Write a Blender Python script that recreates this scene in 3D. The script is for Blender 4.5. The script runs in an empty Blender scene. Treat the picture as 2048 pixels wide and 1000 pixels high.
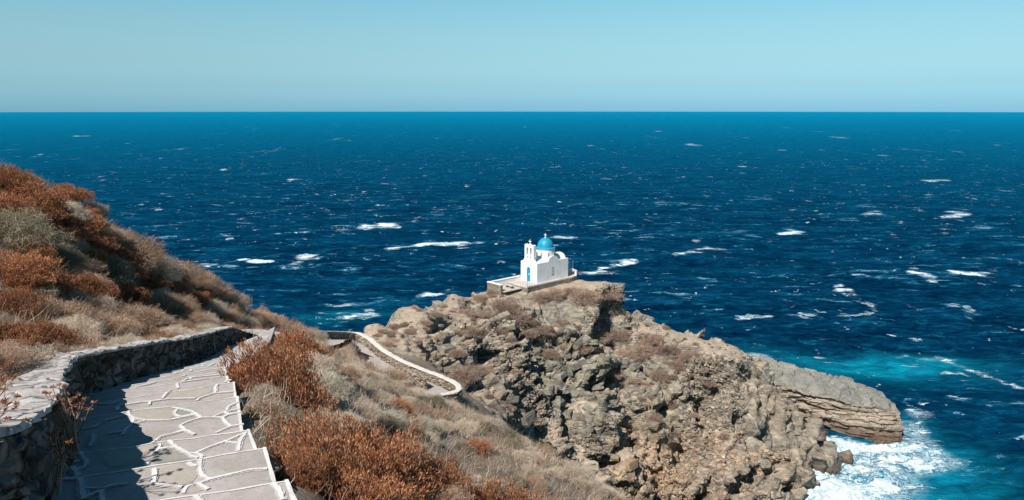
import bpy, bmesh, math, random
import numpy as np
from mathutils import Vector, Matrix
from mathutils.bvhtree import BVHTree

rng = np.random.default_rng(7)
random.seed(7)
scene = bpy.context.scene
COL = scene.collection
PI = math.pi

# ------------------------------------------------------------------ camera
EYE = np.array([0.0, 0.0, 48.0])
FPX = 1500.0
PITCH = math.atan2(277.0, FPX) + 0.0039
cp, sp = math.cos(PITCH), math.sin(PITCH)

def ray(u, v):
    xc = (u - 1024) / FPX
    yc = (500 - v) / FPX
    return np.array([xc, cp + yc * sp, -sp + yc * cp])

def at(u, v, Y):
    """point seen at photo pixel (u,v) at forward distance Y"""
    d = ray(u, v)
    return EYE + d * (Y / d[1])

def atz(u, v, z):
    d = ray(u, v)
    return EYE + d * ((z - 48.0) / d[2])

cam_d = bpy.data.cameras.new('camera')
cam = bpy.data.objects.new('camera', cam_d)
COL.objects.link(cam)
cam_d.sensor_width = 36
cam_d.lens = 36 * FPX / 2048
cam_d.clip_start = 0.05
cam_d.clip_end = 200000
cam.location = EYE
cam.rotation_euler = (PI / 2 - PITCH, 0, 0)
scene.camera = cam

# ------------------------------------------------------------------ noise
def _hash(ix, iy, iz, seed):
    h = (ix.astype(np.int64) * 73856093) ^ (iy.astype(np.int64) * 19349663) ^ (iz.astype(np.int64) * 83492791) ^ (seed * 2654435761)
    h &= 0xffffffff
    h = (h ^ (h >> 16)) * 0x45d9f3b & 0xffffffff
    h = (h ^ (h >> 16)) * 0x45d9f3b & 0xffffffff
    h = h ^ (h >> 16)
    return h

def h01(ix, iy, iz, seed):
    return _hash(ix, iy, iz, seed) / 4294967295.0

def vnoise(P, seed=0):
    """smooth value noise, -1..1"""
    i = np.floor(P).astype(np.int64)
    f = P - i
    f = f * f * f * (f * (f * 6 - 15) + 10)
    r = 0
    for dx in (0, 1):
        wx = f[:, 0] if dx else 1 - f[:, 0]
        for dy in (0, 1):
            wy = f[:, 1] if dy else 1 - f[:, 1]
            for dz in (0, 1):
                wz = f[:, 2] if dz else 1 - f[:, 2]
                r = r + wx * wy * wz * h01(i[:, 0] + dx, i[:, 1] + dy, i[:, 2] + dz, seed)
    return r * 2 - 1

def fbm(P, octaves=4, seed=0, gain=0.5):
    a, s, r = 1.0, 1.0, 0
    for o in range(octaves):
        r = r + a * vnoise(P * s + 17.3 * o, seed + o)
        a *= gain
        s *= 2.03
    return r

def facets(P, size, seed):
    """angular voronoi blocks: (random value, tilted plane value, edge distance)"""
    q = P / size
    i = np.floor(q).astype(np.int64)
    n = len(P)
    F1 = np.full(n, 9.0); F2 = np.full(n, 9.0)
    bi = np.zeros((n, 3), np.int64); bd = np.zeros((n, 3))
    for dx in (-1, 0, 1):
        for dy in (-1, 0, 1):
            for dz in (-1, 0, 1):
                c = i + np.array([dx, dy, dz])
                f = np.stack([h01(c[:, 0], c[:, 1], c[:, 2], seed + k) for k in (1, 2, 3)], 1)
                d = q - (c + f)
                dd = np.sqrt((d * d).sum(1))
                m = dd < F1
                F2 = np.where(m, F1, np.minimum(F2, dd))
                F1 = np.where(m, dd, F1)
                bi[m] = c[m]; bd[m] = d[m]
    val = h01(bi[:, 0], bi[:, 1], bi[:, 2], seed + 11)
    tv = np.stack([h01(bi[:, 0], bi[:, 1], bi[:, 2], seed + k) for k in (21, 22, 23)], 1) * 2 - 1
    return val, (bd * tv).sum(1), F2 - F1

# ------------------------------------------------------------------ mesh helpers
def link(name, verts, faces, m=None, parent=None, smooth=False):
    me = bpy.data.meshes.new(name)
    verts = np.asarray(verts, dtype=np.float32)
    if isinstance(faces, np.ndarray):
        k = faces.shape[1]
        me.vertices.add(len(verts)); me.vertices.foreach_set('co', verts.ravel())
        me.loops.add(faces.size); me.loops.foreach_set('vertex_index', faces.ravel().astype(np.int32))
        me.polygons.add(len(faces))
        me.polygons.foreach_set('loop_start', (np.arange(len(faces)) * k).astype(np.int32))
        me.update(calc_edges=True)
        me.validate()
    else:
        me.from_pydata(verts.tolist(), [], [list(f) for f in faces])
        me.update()
    if smooth:
        me.polygons.foreach_set('use_smooth', np.ones(len(me.polygons), dtype=bool))
    if m:
        for mm in (m if isinstance(m, (list, tuple)) else [m]):
            me.materials.append(mm)
    o = bpy.data.objects.new(name, me)
    COL.objects.link(o)
    if parent:
        o.parent = parent
    return o

def attr(o, name, vals):
    a = o.data.attributes.new(name, 'FLOAT', 'POINT')
    a.data.foreach_set('value', np.asarray(vals, dtype=np.float32))

def tag(o, label=None, cat=None, group=None, kind=None):
    if label: o['label'] = label
    if cat: o['category'] = cat
    if group: o['group'] = group
    if kind: o['kind'] = kind
    return o

def empty(name, loc, rz=0):
    o = bpy.data.objects.new(name, None)
    COL.objects.link(o)
    o.location = loc
    o.rotation_euler = (0, 0, rz)
    o.empty_display_size = 0.2
    return o

def from_bm(name, bm, m, parent=None, smooth=False, bevel=0.0, seg=2):
    if bevel > 0:
        bmesh.ops.bevel(bm, geom=[e for e in bm.edges if e.is_manifold and e.calc_face_angle(0) > 0.5], offset=bevel,
                        segments=seg, affect='EDGES', profile=0.5)
    bmesh.ops.recalc_face_normals(bm, faces=bm.faces)
    me = bpy.data.meshes.new(name)
    bm.to_mesh(me); bm.free()
    if smooth:
        me.polygons.foreach_set('use_smooth', np.ones(len(me.polygons), dtype=bool))
    me.materials.append(m)
    o = bpy.data.objects.new(name, me)
    COL.objects.link(o)
    if parent: o.parent = parent
    return o

def bm_prism(bm, pts, a, b, axis='z'):
    """extrude polygon pts between a and b along axis"""
    def mk(p, h):
        if axis == 'z': return (p[0], p[1], h)
        if axis == 'x': return (h, p[0], p[1])
        return (p[0], h, p[1])
    A = [bm.verts.new(mk(p, a)) for p in pts]
    B = [bm.verts.new(mk(p, b)) for p in pts]
    n = len(pts)
    bm.faces.new(A); bm.faces.new(B[::-1])
    for i in range(n):
        bm.faces.new((A[i], B[i], B[(i + 1) % n], A[(i + 1) % n]))

def bm_box(bm, x0, x1, y0, y1, z0, z1):
    bm_prism(bm, [(x0, y0), (x1, y0), (x1, y1), (x0, y1)], z0, z1)

def bm_lathe(bm, prof, cx, cy, n=40):
    rings = []
    for r, z in prof:
        if r < 1e-4:
            rings.append([bm.verts.new((cx, cy, z))])
        else:
            rings.append([bm.verts.new((cx + r * math.cos(2 * PI * k / n), cy + r * math.sin(2 * PI * k / n), z)) for k in range(n)])
    for A, B in zip(rings[:-1], rings[1:]):
        for k in range(n):
            k2 = (k + 1) % n
            if len(A) == 1:
                bm.faces.new((A[0], B[k], B[k2]))
            elif len(B) == 1:
                bm.faces.new((A[k], A[k2], B[0]))
            else:
                bm.faces.new((A[k], A[k2], B[k2], B[k]))

def bm_tube(bm, pts, r, n=8, caps=True):
    pts = [Vector(p) for p in pts]
    rr = r if isinstance(r, (list, tuple)) else [r] * len(pts)
    rings = []
    for i, p in enumerate(pts):
        d = (pts[min(i + 1, len(pts) - 1)] - pts[max(i - 1, 0)]).normalized()
        a = d.orthogonal().normalized()
        b = d.cross(a)
        rings.append([bm.verts.new(p + (a * math.cos(2 * PI * k / n) + b * math.sin(2 * PI * k / n)) * rr[i]) for k in range(n)])
    for A, B in zip(rings[:-1], rings[1:]):
        for k in range(n):
            bm.faces.new((A[k], A[(k + 1) % n], B[(k + 1) % n], B[k]))
    if caps:
        bm.faces.new(rings[0]); bm.faces.new(rings[-1][::-1])

# ------------------------------------------------------------------ materials
class NT:
    def __init__(s, name):
        s.m = bpy.data.materials.new(name)
        s.m.use_nodes = True
        s.t = s.m.node_tree
        s.b = s.t.nodes['Principled BSDF']
        s.out = s.t.nodes['Material Output']
    def n(s, typ, **kw):
        nd = s.t.nodes.new(typ)
        for k, v in kw.items():
            setattr(nd, k, v)
        return nd
    def l(s, a, b):
        s.t.links.new(a, b)
    def coord(s, scale=(1, 1, 1), kind='Object', rot=(0, 0, 0)):
        tc = s.n('ShaderNodeTexCoord')
        mp = s.n('ShaderNodeMapping')
        mp.inputs['Scale'].default_value = scale
        mp.inputs['Rotation'].default_value = rot
        s.l(tc.outputs[kind], mp.inputs[0])
        return mp.outputs[0]
    def noise(s, vec, scale, detail=4, rough=0.55, dist=0.0):
        nd = s.n('ShaderNodeTexNoise')
        nd.inputs['Scale'].default_value = scale
        nd.inputs['Detail'].default_value = detail
        nd.inputs['Roughness'].default_value = rough
        nd.inputs['Distortion'].default_value = dist
        if vec is not None: s.l(vec, nd.inputs['Vector'])
        return nd.outputs['Fac']
    def voro(s, vec, scale, feature='F1', out='Distance', rnd=1.0):
        nd = s.n('ShaderNodeTexVoronoi', feature=feature)
        nd.inputs['Scale'].default_value = scale
        nd.inputs['Randomness'].default_value = rnd
        s.l(vec, nd.inputs['Vector'])
        return nd.outputs[out]
    def ramp(s, fac, stops, interp='LINEAR'):
        nd = s.n('ShaderNodeValToRGB')
        cr = nd.color_ramp
        cr.interpolation = interp
        while len(cr.elements) < len(stops): cr.elements.new(0.5)
        for e, (p, c) in zip(cr.elements, stops):
            e.position = p
            e.color = (c, c, c, 1) if isinstance(c, (int, float)) else (*c, 1)
        s.l(fac, nd.inputs[0])
        return nd.outputs['Color']
    def mix(s, fac, a, b, mode='MIX'):
        nd = s.n('ShaderNodeMix', data_type='RGBA', blend_type=mode)
        for sock, v in ((nd.inputs['Factor'], fac), (nd.inputs['A'], a), (nd.inputs['B'], b)):
            if isinstance(v, (int, float)): sock.default_value = v
            elif isinstance(v, tuple): sock.default_value = (*v, 1)
            else: s.l(v, sock)
        return nd.outputs['Result']
    def math(s, op, a, b=0.0, c=0.0, clamp=False):
        nd = s.n('ShaderNodeMath', operation=op, use_clamp=clamp)
        for k, v in enumerate((a, b, c)):
            if isinstance(v, (int, float)): nd.inputs[k].default_value = v
            else: s.l(v, nd.inputs[k])
        return nd.outputs[0]
    def attr(s, name):
        nd = s.n('ShaderNodeAttribute'); nd.attribute_name = name
        return nd.outputs['Fac']
    def bump(s, h, strength=0.5, dist=0.05, prev=None):
        nd = s.n('ShaderNodeBump')
        nd.inputs['Strength'].default_value = strength
        nd.inputs['Distance'].default_value = dist
        s.l(h, nd.inputs['Height'])
        if prev is not None: s.l(prev, nd.inputs['Normal'])
        s.l(nd.outputs[0], s.b.inputs['Normal'])
        return nd.outputs[0]
    def set(s, col=None, rough=0.8, spec=0.3, metal=0.0):
        if col is not None:
            if isinstance(col, tuple): s.b.inputs['Base Color'].default_value = (*col, 1)
            else: s.l(col, s.b.inputs['Base Color'])
        if isinstance(rough, (int, float)): s.b.inputs['Roughness'].default_value = rough
        else: s.l(rough, s.b.inputs['Roughness'])
        s.b.inputs['Specular IOR Level'].default_value = spec
        s.b.inputs['Metallic'].default_value = metal
        return s.m

def m_leaf(name, cols, transl=0.25):
    t = NT(name)
    g = t.n('ShaderNodeNewGeometry')
    oi = t.n('ShaderNodeObjectInfo')
    c = t.ramp(g.outputs['Random Per Island'], [(i / (len(cols) - 1), c) for i, c in enumerate(cols)])
    v = t.math('MULTIPLY_ADD', oi.outputs['Random'], 0.5, 0.75)
    c = t.mix(1.0, c, v, 'MULTIPLY')
    t.set(c, 0.75, 0.12)
    tr = t.n('ShaderNodeBsdfTranslucent')
    t.l(c, tr.inputs[0])
    ms = t.n('ShaderNodeMixShader')
    ms.inputs[0].default_value = transl
    t.l(t.b.outputs[0], ms.inputs[1]); t.l(tr.outputs[0], ms.inputs[2])
    t.l(ms.outputs[0], t.out.inputs[0])
    return t.m

def m_plaster(name, col, dirt=(0.62, 0.56, 0.48), amount=0.35, scale=1.0):
    t = NT(name)
    co = t.coord()
    n1 = t.noise(co, 0.9 * scale, 6, 0.65)
    n2 = t.noise(co, 6 * scale, 5, 0.6)
    f = t.math('MULTIPLY', t.ramp(n1, [(0.45, 0.0), (0.75, 1.0)]), amount)
    c = t.mix(f, col, dirt)
    c = t.mix(t.math('MULTIPLY', t.ramp(n2, [(0.55, 0.0), (0.75, 1.0)]), amount * 0.5), c, dirt)
    t.set(c, 0.85, 0.2)
    t.bump(n2, 0.35, 0.02)
    return t.m

def m_rock():
    t = NT('rock')
    co = t.coord()
    tilt = t.coord((1, 1, 3.2), rot=(0.10, 0.22, 0))
    n1 = t.noise(co, 0.16, 5, 0.6)
    n2 = t.noise(tilt, 0.9, 7, 0.68)
    n3 = t.noise(co, 5.0, 6, 0.7)
    st = t.noise(t.coord((0.35, 0.35, 5.0), rot=(0.10, 0.22, 0)), 1.3, 5, 0.6)
    c = t.ramp(n2, [(0.3, (0.06, 0.05, 0.04)), (0.42, (0.155, 0.137, 0.113)), (0.54, (0.275, 0.248, 0.21)), (0.68, (0.45, 0.41, 0.355))])
    c = t.mix(t.math('MULTIPLY', t.ramp(n1, [(0.42, 0.0), (0.62, 1.0)]), 0.40), c, (0.34, 0.265, 0.19))
    gr = t.math('MULTIPLY', t.attr('green'), t.ramp(n3, [(0.3, 0.45), (0.7, 0.95)]))
    c = t.mix(gr, c, t.ramp(n2, [(0.3, (0.07, 0.074, 0.06)), (0.5, (0.185, 0.19, 0.16)), (0.7, (0.34, 0.345, 0.30))]))
    og = t.math('MULTIPLY', t.attr('warm'), t.ramp(n1, [(0.3, 0.5), (0.6, 0.95)]))
    c = t.mix(og, c, t.ramp(n2, [(0.3, (0.20, 0.125, 0.07)), (0.5, (0.40, 0.26, 0.155)), (0.75, (0.52, 0.38, 0.26))]))
    # strata streaks and grain
    c = t.mix(t.math('MULTIPLY', t.ramp(st, [(0.52, 0.0), (0.68, 1.0)]), 0.45), c, (0.20, 0.15, 0.11))
    c = t.mix(t.math('MULTIPLY', t.ramp(n3, [(0.5, 0.0), (0.66, 1.0)]), 0.4), c, (0.17, 0.14, 0.115))
    # soil lying on flat ground
    g = t.n('ShaderNodeNewGeometry')
    sx = t.n('ShaderNodeSeparateXYZ'); t.l(g.outputs['Normal'], sx.inputs[0])
    soil = t.math('MULTIPLY', t.ramp(sx.outputs['Z'], [(0.80, 0.0), (0.95, 1.0)]), t.attr('soil'))
    c = t.mix(soil, c, t.ramp(n3, [(0.3, (0.25, 0.19, 0.14)), (0.5, (0.36, 0.29, 0.225)), (0.7, (0.46, 0.385, 0.31))]))
    c = t.mix(1.0, c, (1.10, 1.075, 1.03), 'MULTIPLY')
    tn = t.math('ADD', 1.0, t.attr('tone'))
    c = t.mix(1.0, c, tn, 'MULTIPLY')
    # wet splash zone
    px = t.n('ShaderNodeSeparateXYZ'); t.l(g.outputs['Position'], px.inputs[0])
    wl = t.math('ADD', px.outputs['Z'], t.math('MULTIPLY', n1, -3.0))
    wet = t.ramp(t.math('MULTIPLY_ADD', wl, 0.35, 0.55), [(0.1, 1.0), (0.6, 0.0)])
    c = t.mix(t.math('MULTIPLY', wet, 0.85), c, (0.10, 0.06, 0.038))
    t.set(c, t.math('MULTIPLY_ADD', wet, -0.45, 0.92), 0.25)
    vd = t.n('ShaderNodeVectorMath', operation='MULTIPLY_ADD')
    nw = t.n('ShaderNodeTexNoise'); nw.inputs['Scale'].default_value = 0.8; nw.inputs['Detail'].default_value = 4; t.l(co, nw.inputs['Vector'])
    t.l(nw.outputs['Color'], vd.inputs[0]); vd.inputs[1].default_value = (0.9, 0.9, 0.9); t.l(tilt, vd.inputs[2])
    def blk(sc):
        bwn = t.n('ShaderNodeRGBToBW'); t.l(t.voro(vd.outputs[0], sc, 'F1', 'Color'), bwn.inputs[0]); return bwn.outputs[0]
    h = t.math('ADD', t.math('MULTIPLY', blk(0.9), 1.0), t.math('ADD', t.math('MULTIPLY', blk(2.3), 0.6), t.math('ADD', t.math('MULTIPLY', st, 0.7), t.math('ADD', t.math('MULTIPLY', n3, 0.15), t.math('MULTIPLY', n2, 0.4)))))
    t.bump(h, 0.85, 0.30)
    return t.m

def m_slab():
    t = NT('layered_rock')
    co = t.coord()
    g = t.n('ShaderNodeNewGeometry')
    sx = t.n('ShaderNodeSeparateXYZ'); t.l(g.outputs['Normal'], sx.inputs[0])
    n3 = t.noise(co, 3.0, 6, 0.65)
    n1 = t.noise(co, 0.35, 4, 0.6)
    st = t.noise(t.coord((0.12, 0.12, 5.5), rot=(0.0, 0.06, 0)), 1.0, 5, 0.65)
    face = t.ramp(st, [(0.32, (0.08, 0.055, 0.035)), (0.42, (0.29, 0.225, 0.165)), (0.5, (0.46, 0.39, 0.315)), (0.55, (0.13, 0.09, 0.06)), (0.63, (0.40, 0.325, 0.255)), (0.70, (0.12, 0.085, 0.055))])
    top = t.ramp(n3, [(0.3, (0.13, 0.127, 0.112)), (0.55, (0.215, 0.208, 0.182)), (0.75, (0.30, 0.288, 0.25))])
    top = t.mix(t.math('MULTIPLY', t.ramp(n1, [(0.4, 0.0), (0.7, 1.0)]), 0.5), top, (0.42, 0.37, 0.30))
    c = t.mix(t.attr('top_face'), face, top)
    px = t.n('ShaderNodeSeparateXYZ'); t.l(g.outputs['Position'], px.inputs[0])
    wet = t.ramp(t.math('MULTIPLY_ADD', t.math('ADD', px.outputs['Z'], t.math('MULTIPLY', n1, -2.0)), 0.4, 0.5), [(0.1, 1.0), (0.6, 0.0)])
    c = t.mix(t.math('MULTIPLY', wet, 0.85), c, (0.11, 0.062, 0.04))
    t.set(c, t.math('MULTIPLY_ADD', wet, -0.4, 0.88), 0.25)
    t.bump(t.math('ADD', n3, t.math('MULTIPLY', st, 1.2)), 0.8, 0.16)
    return t.m

def m_soil():
    t = NT('dry_soil')
    co = t.coord()
    n1 = t.noise(co, 0.5, 6, 0.65)
    n2 = t.noise(co, 9.0, 6, 0.75)
    c = t.ramp(n1, [(0.3, (0.20, 0.145, 0.10)), (0.5, (0.31, 0.245, 0.18)), (0.7, (0.40, 0.325, 0.25))])
    c = t.mix(t.ramp(n2, [(0.4, 0.0), (0.7, 0.8)]), c, (0.17, 0.12, 0.085))
    t.set(c, 0.95, 0.1)
    t.bump(n2, 0.8, 0.08)
    return t.m

def m_paving():
    t = NT('paving_stone')
    co = t.coord()
    n1 = t.noise(co, 1.1, 5, 0.6)
    n2 = t.noise(co, 14, 6, 0.7)
    n3 = t.noise(t.coord((1, 1, 1)), 4.0, 5, 0.65, 0.6)
    ti = t.attr('stone_tint')
    c = t.ramp(n1, [(0.3, (0.32, 0.288, 0.26)), (0.5, (0.40, 0.36, 0.34)), (0.7, (0.46, 0.41, 0.395))])
    c = t.mix(t.math('MULTIPLY', t.ramp(n3, [(0.46, 0.0), (0.66, 1.0)]), 0.55), c, (0.32, 0.275, 0.215))
    c = t.mix(t.math('MULTIPLY', t.ramp(n2, [(0.48, 0.0), (0.70, 1.0)]), 0.45), c, (0.25, 0.225, 0.20))
    # bedding streaks of the schist
    st = t.noise(t.coord((1.2, 14, 1), rot=(0, 0, -0.35)), 1.0, 5, 0.7)
    c = t.mix(t.math('MULTIPLY', t.ramp(st, [(0.6, 0.0), (0.72, 1.0)]), 0.3), c, (0.25, 0.22, 0.19))
    t.set(c, 0.85, 0.2)
    t.bump(t.math('ADD', n2, n3), 0.35, 0.02)
    return t.m

def m_rubble(name, a, b, joint, scale=3.2, zs=1.6):
    t = NT(name)
    co = t.coord((1, 1, zs))
    nd = t.n('ShaderNodeTexNoise'); nd.inputs['Scale'].default_value = 2.0; nd.inputs['Detail'].default_value = 3
    t.l(co, nd.inputs['Vector'])
    va = t.n('ShaderNodeVectorMath', operation='MULTIPLY_ADD')
    t.l(nd.outputs['Color'], va.inputs[0]); va.inputs[1].default_value = (0.5, 0.5, 0.5); t.l(co, va.inputs[2])
    w = va.outputs[0]
    cid = t.voro(w, scale, 'F1', 'Color')
    ed = t.voro(w, scale, 'DISTANCE_TO_EDGE', 'Distance')
    bw = t.n('ShaderNodeRGBToBW'); t.l(cid, bw.inputs[0])
    n2 = t.noise(co, 9, 6, 0.7)
    c = t.mix(t.ramp(bw.outputs[0], [(0.2, 0.0), (0.8, 1.0)]), a, b)
    c = t.mix(t.math('MULTIPLY', t.ramp(n2, [(0.4, 0.0), (0.7, 1.0)]), 0.4), c, tuple(x * 0.5 for x in a))
    jm = t.ramp(ed, [(0.03, 1.0), (0.09, 0.0)])
    c = t.mix(jm, c, joint)
    t.set(c, 0.9, 0.2)
    t.bump(t.math('ADD', t.ramp(ed, [(0.0, 0.0), (0.18, 1.0)]), t.math('MULTIPLY', n2, 0.4)), 1.0, 0.06)
    return t.m

def m_plain(name, col, rough=0.6, spec=0.3, metal=0.0, var=0.12, scale=8):
    t = NT(name)
    n = t.noise(t.coord(), scale, 4, 0.6)
    c = t.mix(t.ramp(n, [(0.4, 0.0), (0.7, 1.0)]), col, tuple(x * (1 - var * 2) for x in col))
    t.set(c, rough, spec, metal)
    return t.m

M = {}
M['rock'] = m_rock()
M['slab'] = m_slab()
M['soil'] = m_soil()
M['paving'] = m_paving()
M['joint'] = m_plaster('white_joint_paint', (0.68, 0.665, 0.635), (0.45, 0.41, 0.375), 0.9, 5.0)
M['cap'] = m_plaster('weathered_whitewash', (0.58, 0.54, 0.51), (0.30, 0.265, 0.235), 0.75, 2.5)
M['white'] = m_plaster('whitewash', (0.82, 0.81, 0.79), (0.60, 0.55, 0.50), 0.7, 0.8)
M['wall_stone'] = m_rubble('rubble_stone', (0.10, 0.085, 0.065), (0.27, 0.25, 0.22), (0.12, 0.10, 0.085), 3.4, 1.0)
M['tan_stone'] = m_rubble('tan_rubble_stone', (0.24, 0.18, 0.13), (0.42, 0.35, 0.28), (0.22, 0.17, 0.13), 3.0, 2.2)
M['dome'] = m_plain('blue_paint', (0.014, 0.31, 0.49), 0.45, 0.4, 0, 0.12, 2)
M['door'] = m_plain('turquoise_door_paint', (0.004, 0.26, 0.44), 0.5, 0.4, 0, 0.1, 4)
M['dark'] = m_plain('dark_opening', (0.06, 0.05, 0.045), 0.6)
M['iron'] = m_plain('dark_iron', (0.05, 0.05, 0.05), 0.5, 0.4, 0.5)
M['bronze'] = m_plain('bell_bronze', (0.22, 0.13, 0.06), 0.4, 0.5, 0.8)
M['pole'] = m_plain('galvanised_steel', (0.42, 0.42, 0.42), 0.5, 0.4, 0.5)
M['globe'] = m_plain('frosted_glass', (0.42, 0.45, 0.44), 0.35, 0.5)
M['roof'] = m_plaster('roof_whitewash', (0.66, 0.72, 0.70), (0.52, 0.55, 0.53), 0.5, 1.0)
M['terrace'] = m_plaster('terrace_floor', (0.50, 0.435, 0.375), (0.38, 0.32, 0.265), 0.6, 1.5)
M['red'] = m_leaf('rust_leaf', [(0.12, 0.055, 0.03), (0.24, 0.10, 0.05), (0.37, 0.14, 0.06), (0.44, 0.18, 0.08), (0.50, 0.24, 0.125), (0.60, 0.36, 0.22)], 0.2)
M['redstem'] = m_leaf('brown_stem', [(0.10, 0.055, 0.035), (0.20, 0.12, 0.08)], 0.0)
M['tan'] = m_leaf('dry_grass', [(0.30, 0.225, 0.155), (0.50, 0.395, 0.295), (0.64, 0.53, 0.41), (0.76, 0.66, 0.535)], 0.2)
M['grey'] = m_leaf('grey_twig', [(0.21, 0.17, 0.12), (0.40, 0.34, 0.255), (0.55, 0.485, 0.385), (0.70, 0.63, 0.52)], 0.2)
M['rusty'] = m_leaf('rusty_twig', [(0.18, 0.105, 0.065), (0.36, 0.225, 0.145), (0.51, 0.35, 0.24), (0.68, 0.52, 0.39)], 0.2)
M['olive'] = m_leaf('olive_leaf', [(0.14, 0.115, 0.07), (0.25, 0.215, 0.145), (0.38, 0.33, 0.24)], 0.2)
M['brown'] = m_leaf('brown_twig', [(0.19, 0.125, 0.09), (0.32, 0.22, 0.165), (0.44, 0.32, 0.25), (0.56, 0.43, 0.345)], 0.2)
M['bleached'] = m_leaf('bleached_twig', [(0.50, 0.45, 0.40), (0.68, 0.64, 0.58)], 0.0)

def m_cap():
    t = NT('slab_wall_top')
    co = t.coord((1, 1, 0.3))
    nd = t.n('ShaderNodeTexNoise'); nd.inputs['Scale'].default_value = 2.5; nd.inputs['Detail'].default_value = 4
    t.l(co, nd.inputs['Vector'])
    va = t.n('ShaderNodeVectorMath', operation='MULTIPLY_ADD'); t.l(nd.outputs['Color'], va.inputs[0]); va.inputs[1].default_value = (0.3, 0.3, 0.1); t.l(co, va.inputs[2])
    ed = t.voro(va.outputs[0], 2.4, 'DISTANCE_TO_EDGE'); cid = t.voro(va.outputs[0], 2.4, 'F1', 'Color')
    bw = t.n('ShaderNodeRGBToBW'); t.l(cid, bw.inputs[0])
    n1 = t.noise(co, 3.0, 6, 0.7); n2 = t.noise(co, 16, 6, 0.7)
    c = t.ramp(bw.outputs[0], [(0.2, (0.29, 0.26, 0.24)), (0.5, (0.39, 0.355, 0.335)), (0.8, (0.47, 0.435, 0.41))])
    c = t.mix(t.ramp(n1, [(0.45, 0.0), (0.65, 0.7)]), c, (0.56, 0.53, 0.50))
    c = t.mix(t.math('MULTIPLY', t.ramp(n2, [(0.5, 0.0), (0.7, 1.0)]), 0.5), c, (0.25, 0.22, 0.20))
    c = t.mix(t.ramp(ed, [(0.008, 0.85), (0.03, 0.0)]), c, (0.16, 0.135, 0.12))
    t.set(c, 0.9, 0.2)
    t.bump(t.math('ADD', t.ramp(ed, [(0.0, 0.0), (0.08, 1.0)]), t.math('MULTIPLY', n2, 0.6)), 0.8, 0.03)
    return t.m
M['slabcap'] = m_cap()
M['lightcap'] = m_plaster('lime_wall_top', (0.64, 0.595, 0.535), (0.38, 0.32, 0.26), 0.7, 4.0)
M['mortar'] = m_plaster('mortar_smear', (0.50, 0.455, 0.435), (0.40, 0.36, 0.33), 0.6, 4.0)
M['darkstone'] = m_plaster('grey_flagstone', (0.30, 0.285, 0.245), (0.20, 0.19, 0.165), 0.8, 3.0)
M['tanstone'] = m_plaster('tan_flagstone', (0.39, 0.345, 0.295), (0.30, 0.26, 0.215), 0.7, 2.5)
M['wall_stone'] = m_rubble('shaded_rubble', (0.07, 0.058, 0.044), (0.24, 0.215, 0.18), (0.07, 0.06, 0.05), 3.8, 0.75)  # darker rubble tones: the wall's shade is put into its colour
exec_parts = []
# ------------------------------------------------------------------ path model
_py = np.array([-6.0, 2.0, 5.1, 10.7, 15.0, 28.0, 34.0])
_pz = np.array([48.05, 45.98, 45.18, 43.73, 42.67, 39.37, 37.7])
def Zp(Y): return np.interp(Y, _py, _pz)

def on_path(u, v):
    d = ray(u, v)
    lo, hi = 1.0, 40.0
    f = lambda Y: 48 + d[2] / d[1] * Y - Zp(Y)
    for _ in range(60):
        mid = 0.5 * (lo + hi)
        if f(mid) > 0: lo = mid
        else: hi = mid
    return EYE + d * (lo / d[1])

# step edges seen in the photograph: left end, right end (far corner of each tread)
noz = [((-40, 1072), (640, 1042)),
       ((60, 1040), (578, 960)),
       ((112, 962), (533, 895)),
       ((140, 908), (500, 859)),
       ((142, 838), (477, 793)),
       ((150, 812), (470, 764)),
       ((163, 790), (456, 752))]
L, R, TZ = [], [], []
for a, b in noz:
    cpt = on_path((a[0] + b[0]) / 2, (a[1] + b[1]) / 2)
    z = cpt[2] + 0.02
    L.append(atz(*a, z)); R.append(atz(*b, z)); TZ.append(z)
# nearer steps behind the picture's lower edge
d0 = (L[0] - L[1]); d0r = (R[0] - R[1])
preL, preR, preZ = [], [], []
for k in range(4, 0, -1):
    off = np.array([0.34, -0.62, 0.0]) * k
    preL.append(L[0] + off + np.array([0, 0, .16 * k])); preR.append(R[0] + off + np.array([0, 0, .16 * k])); preZ.append(TZ[0] + .16 * k)
L, R, TZ = preL + L, preR + R, preZ + TZ
# farther steps, regular
farL = [(203, 769), (246, 755), (282, 745), (318, 734), (350, 727), (386, 717), (410, 707), (428, 697), (447, 686), (466, 678), (500, 672)]
farR = [(451, 742), (464, 735), (484, 727), (504, 719), (521, 709), (534, 699), (541, 690), (545, 682), (547, 676), (549, 671), (550, 668)]
FL = np.array([on_path(*p) for p in farL]); FR = np.array([on_path(*p) for p in farR])
FL = np.vstack([L[-1][None], FL]); FR = np.vstack([R[-1][None], FR])
def resample(P, n):
    s = np.r_[0, np.cumsum(np.linalg.norm(np.diff(P[:, :2], axis=0), axis=1))]
    t = np.linspace(0, s[-1], n)
    return np.stack([np.interp(t, s, P[:, k]) for k in range(3)], 1)
nfar = 24
FL = resample(FL, nfar); FR = resample(FR, nfar)
for k in range(1, nfar):
    z = Zp(0.5 * (FL[k][1] + FR[k][1])) + 0.02
    z = min(z, TZ[-1] - 0.06)
    # keep the seen outline while the tread gets its own height
    L.append(np.array([FL[k][0], FL[k][1], z])); R.append(np.array([FR[k][0], FR[k][1], z])); TZ.append(z)
L = np.array(L); R = np.array(R); TZ = np.array(TZ)
NS = len(TZ)
C_path = 0.5 * (L + R)
half_w = 0.5 * np.linalg.norm((L - R)[:, :2], axis=1)

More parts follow.
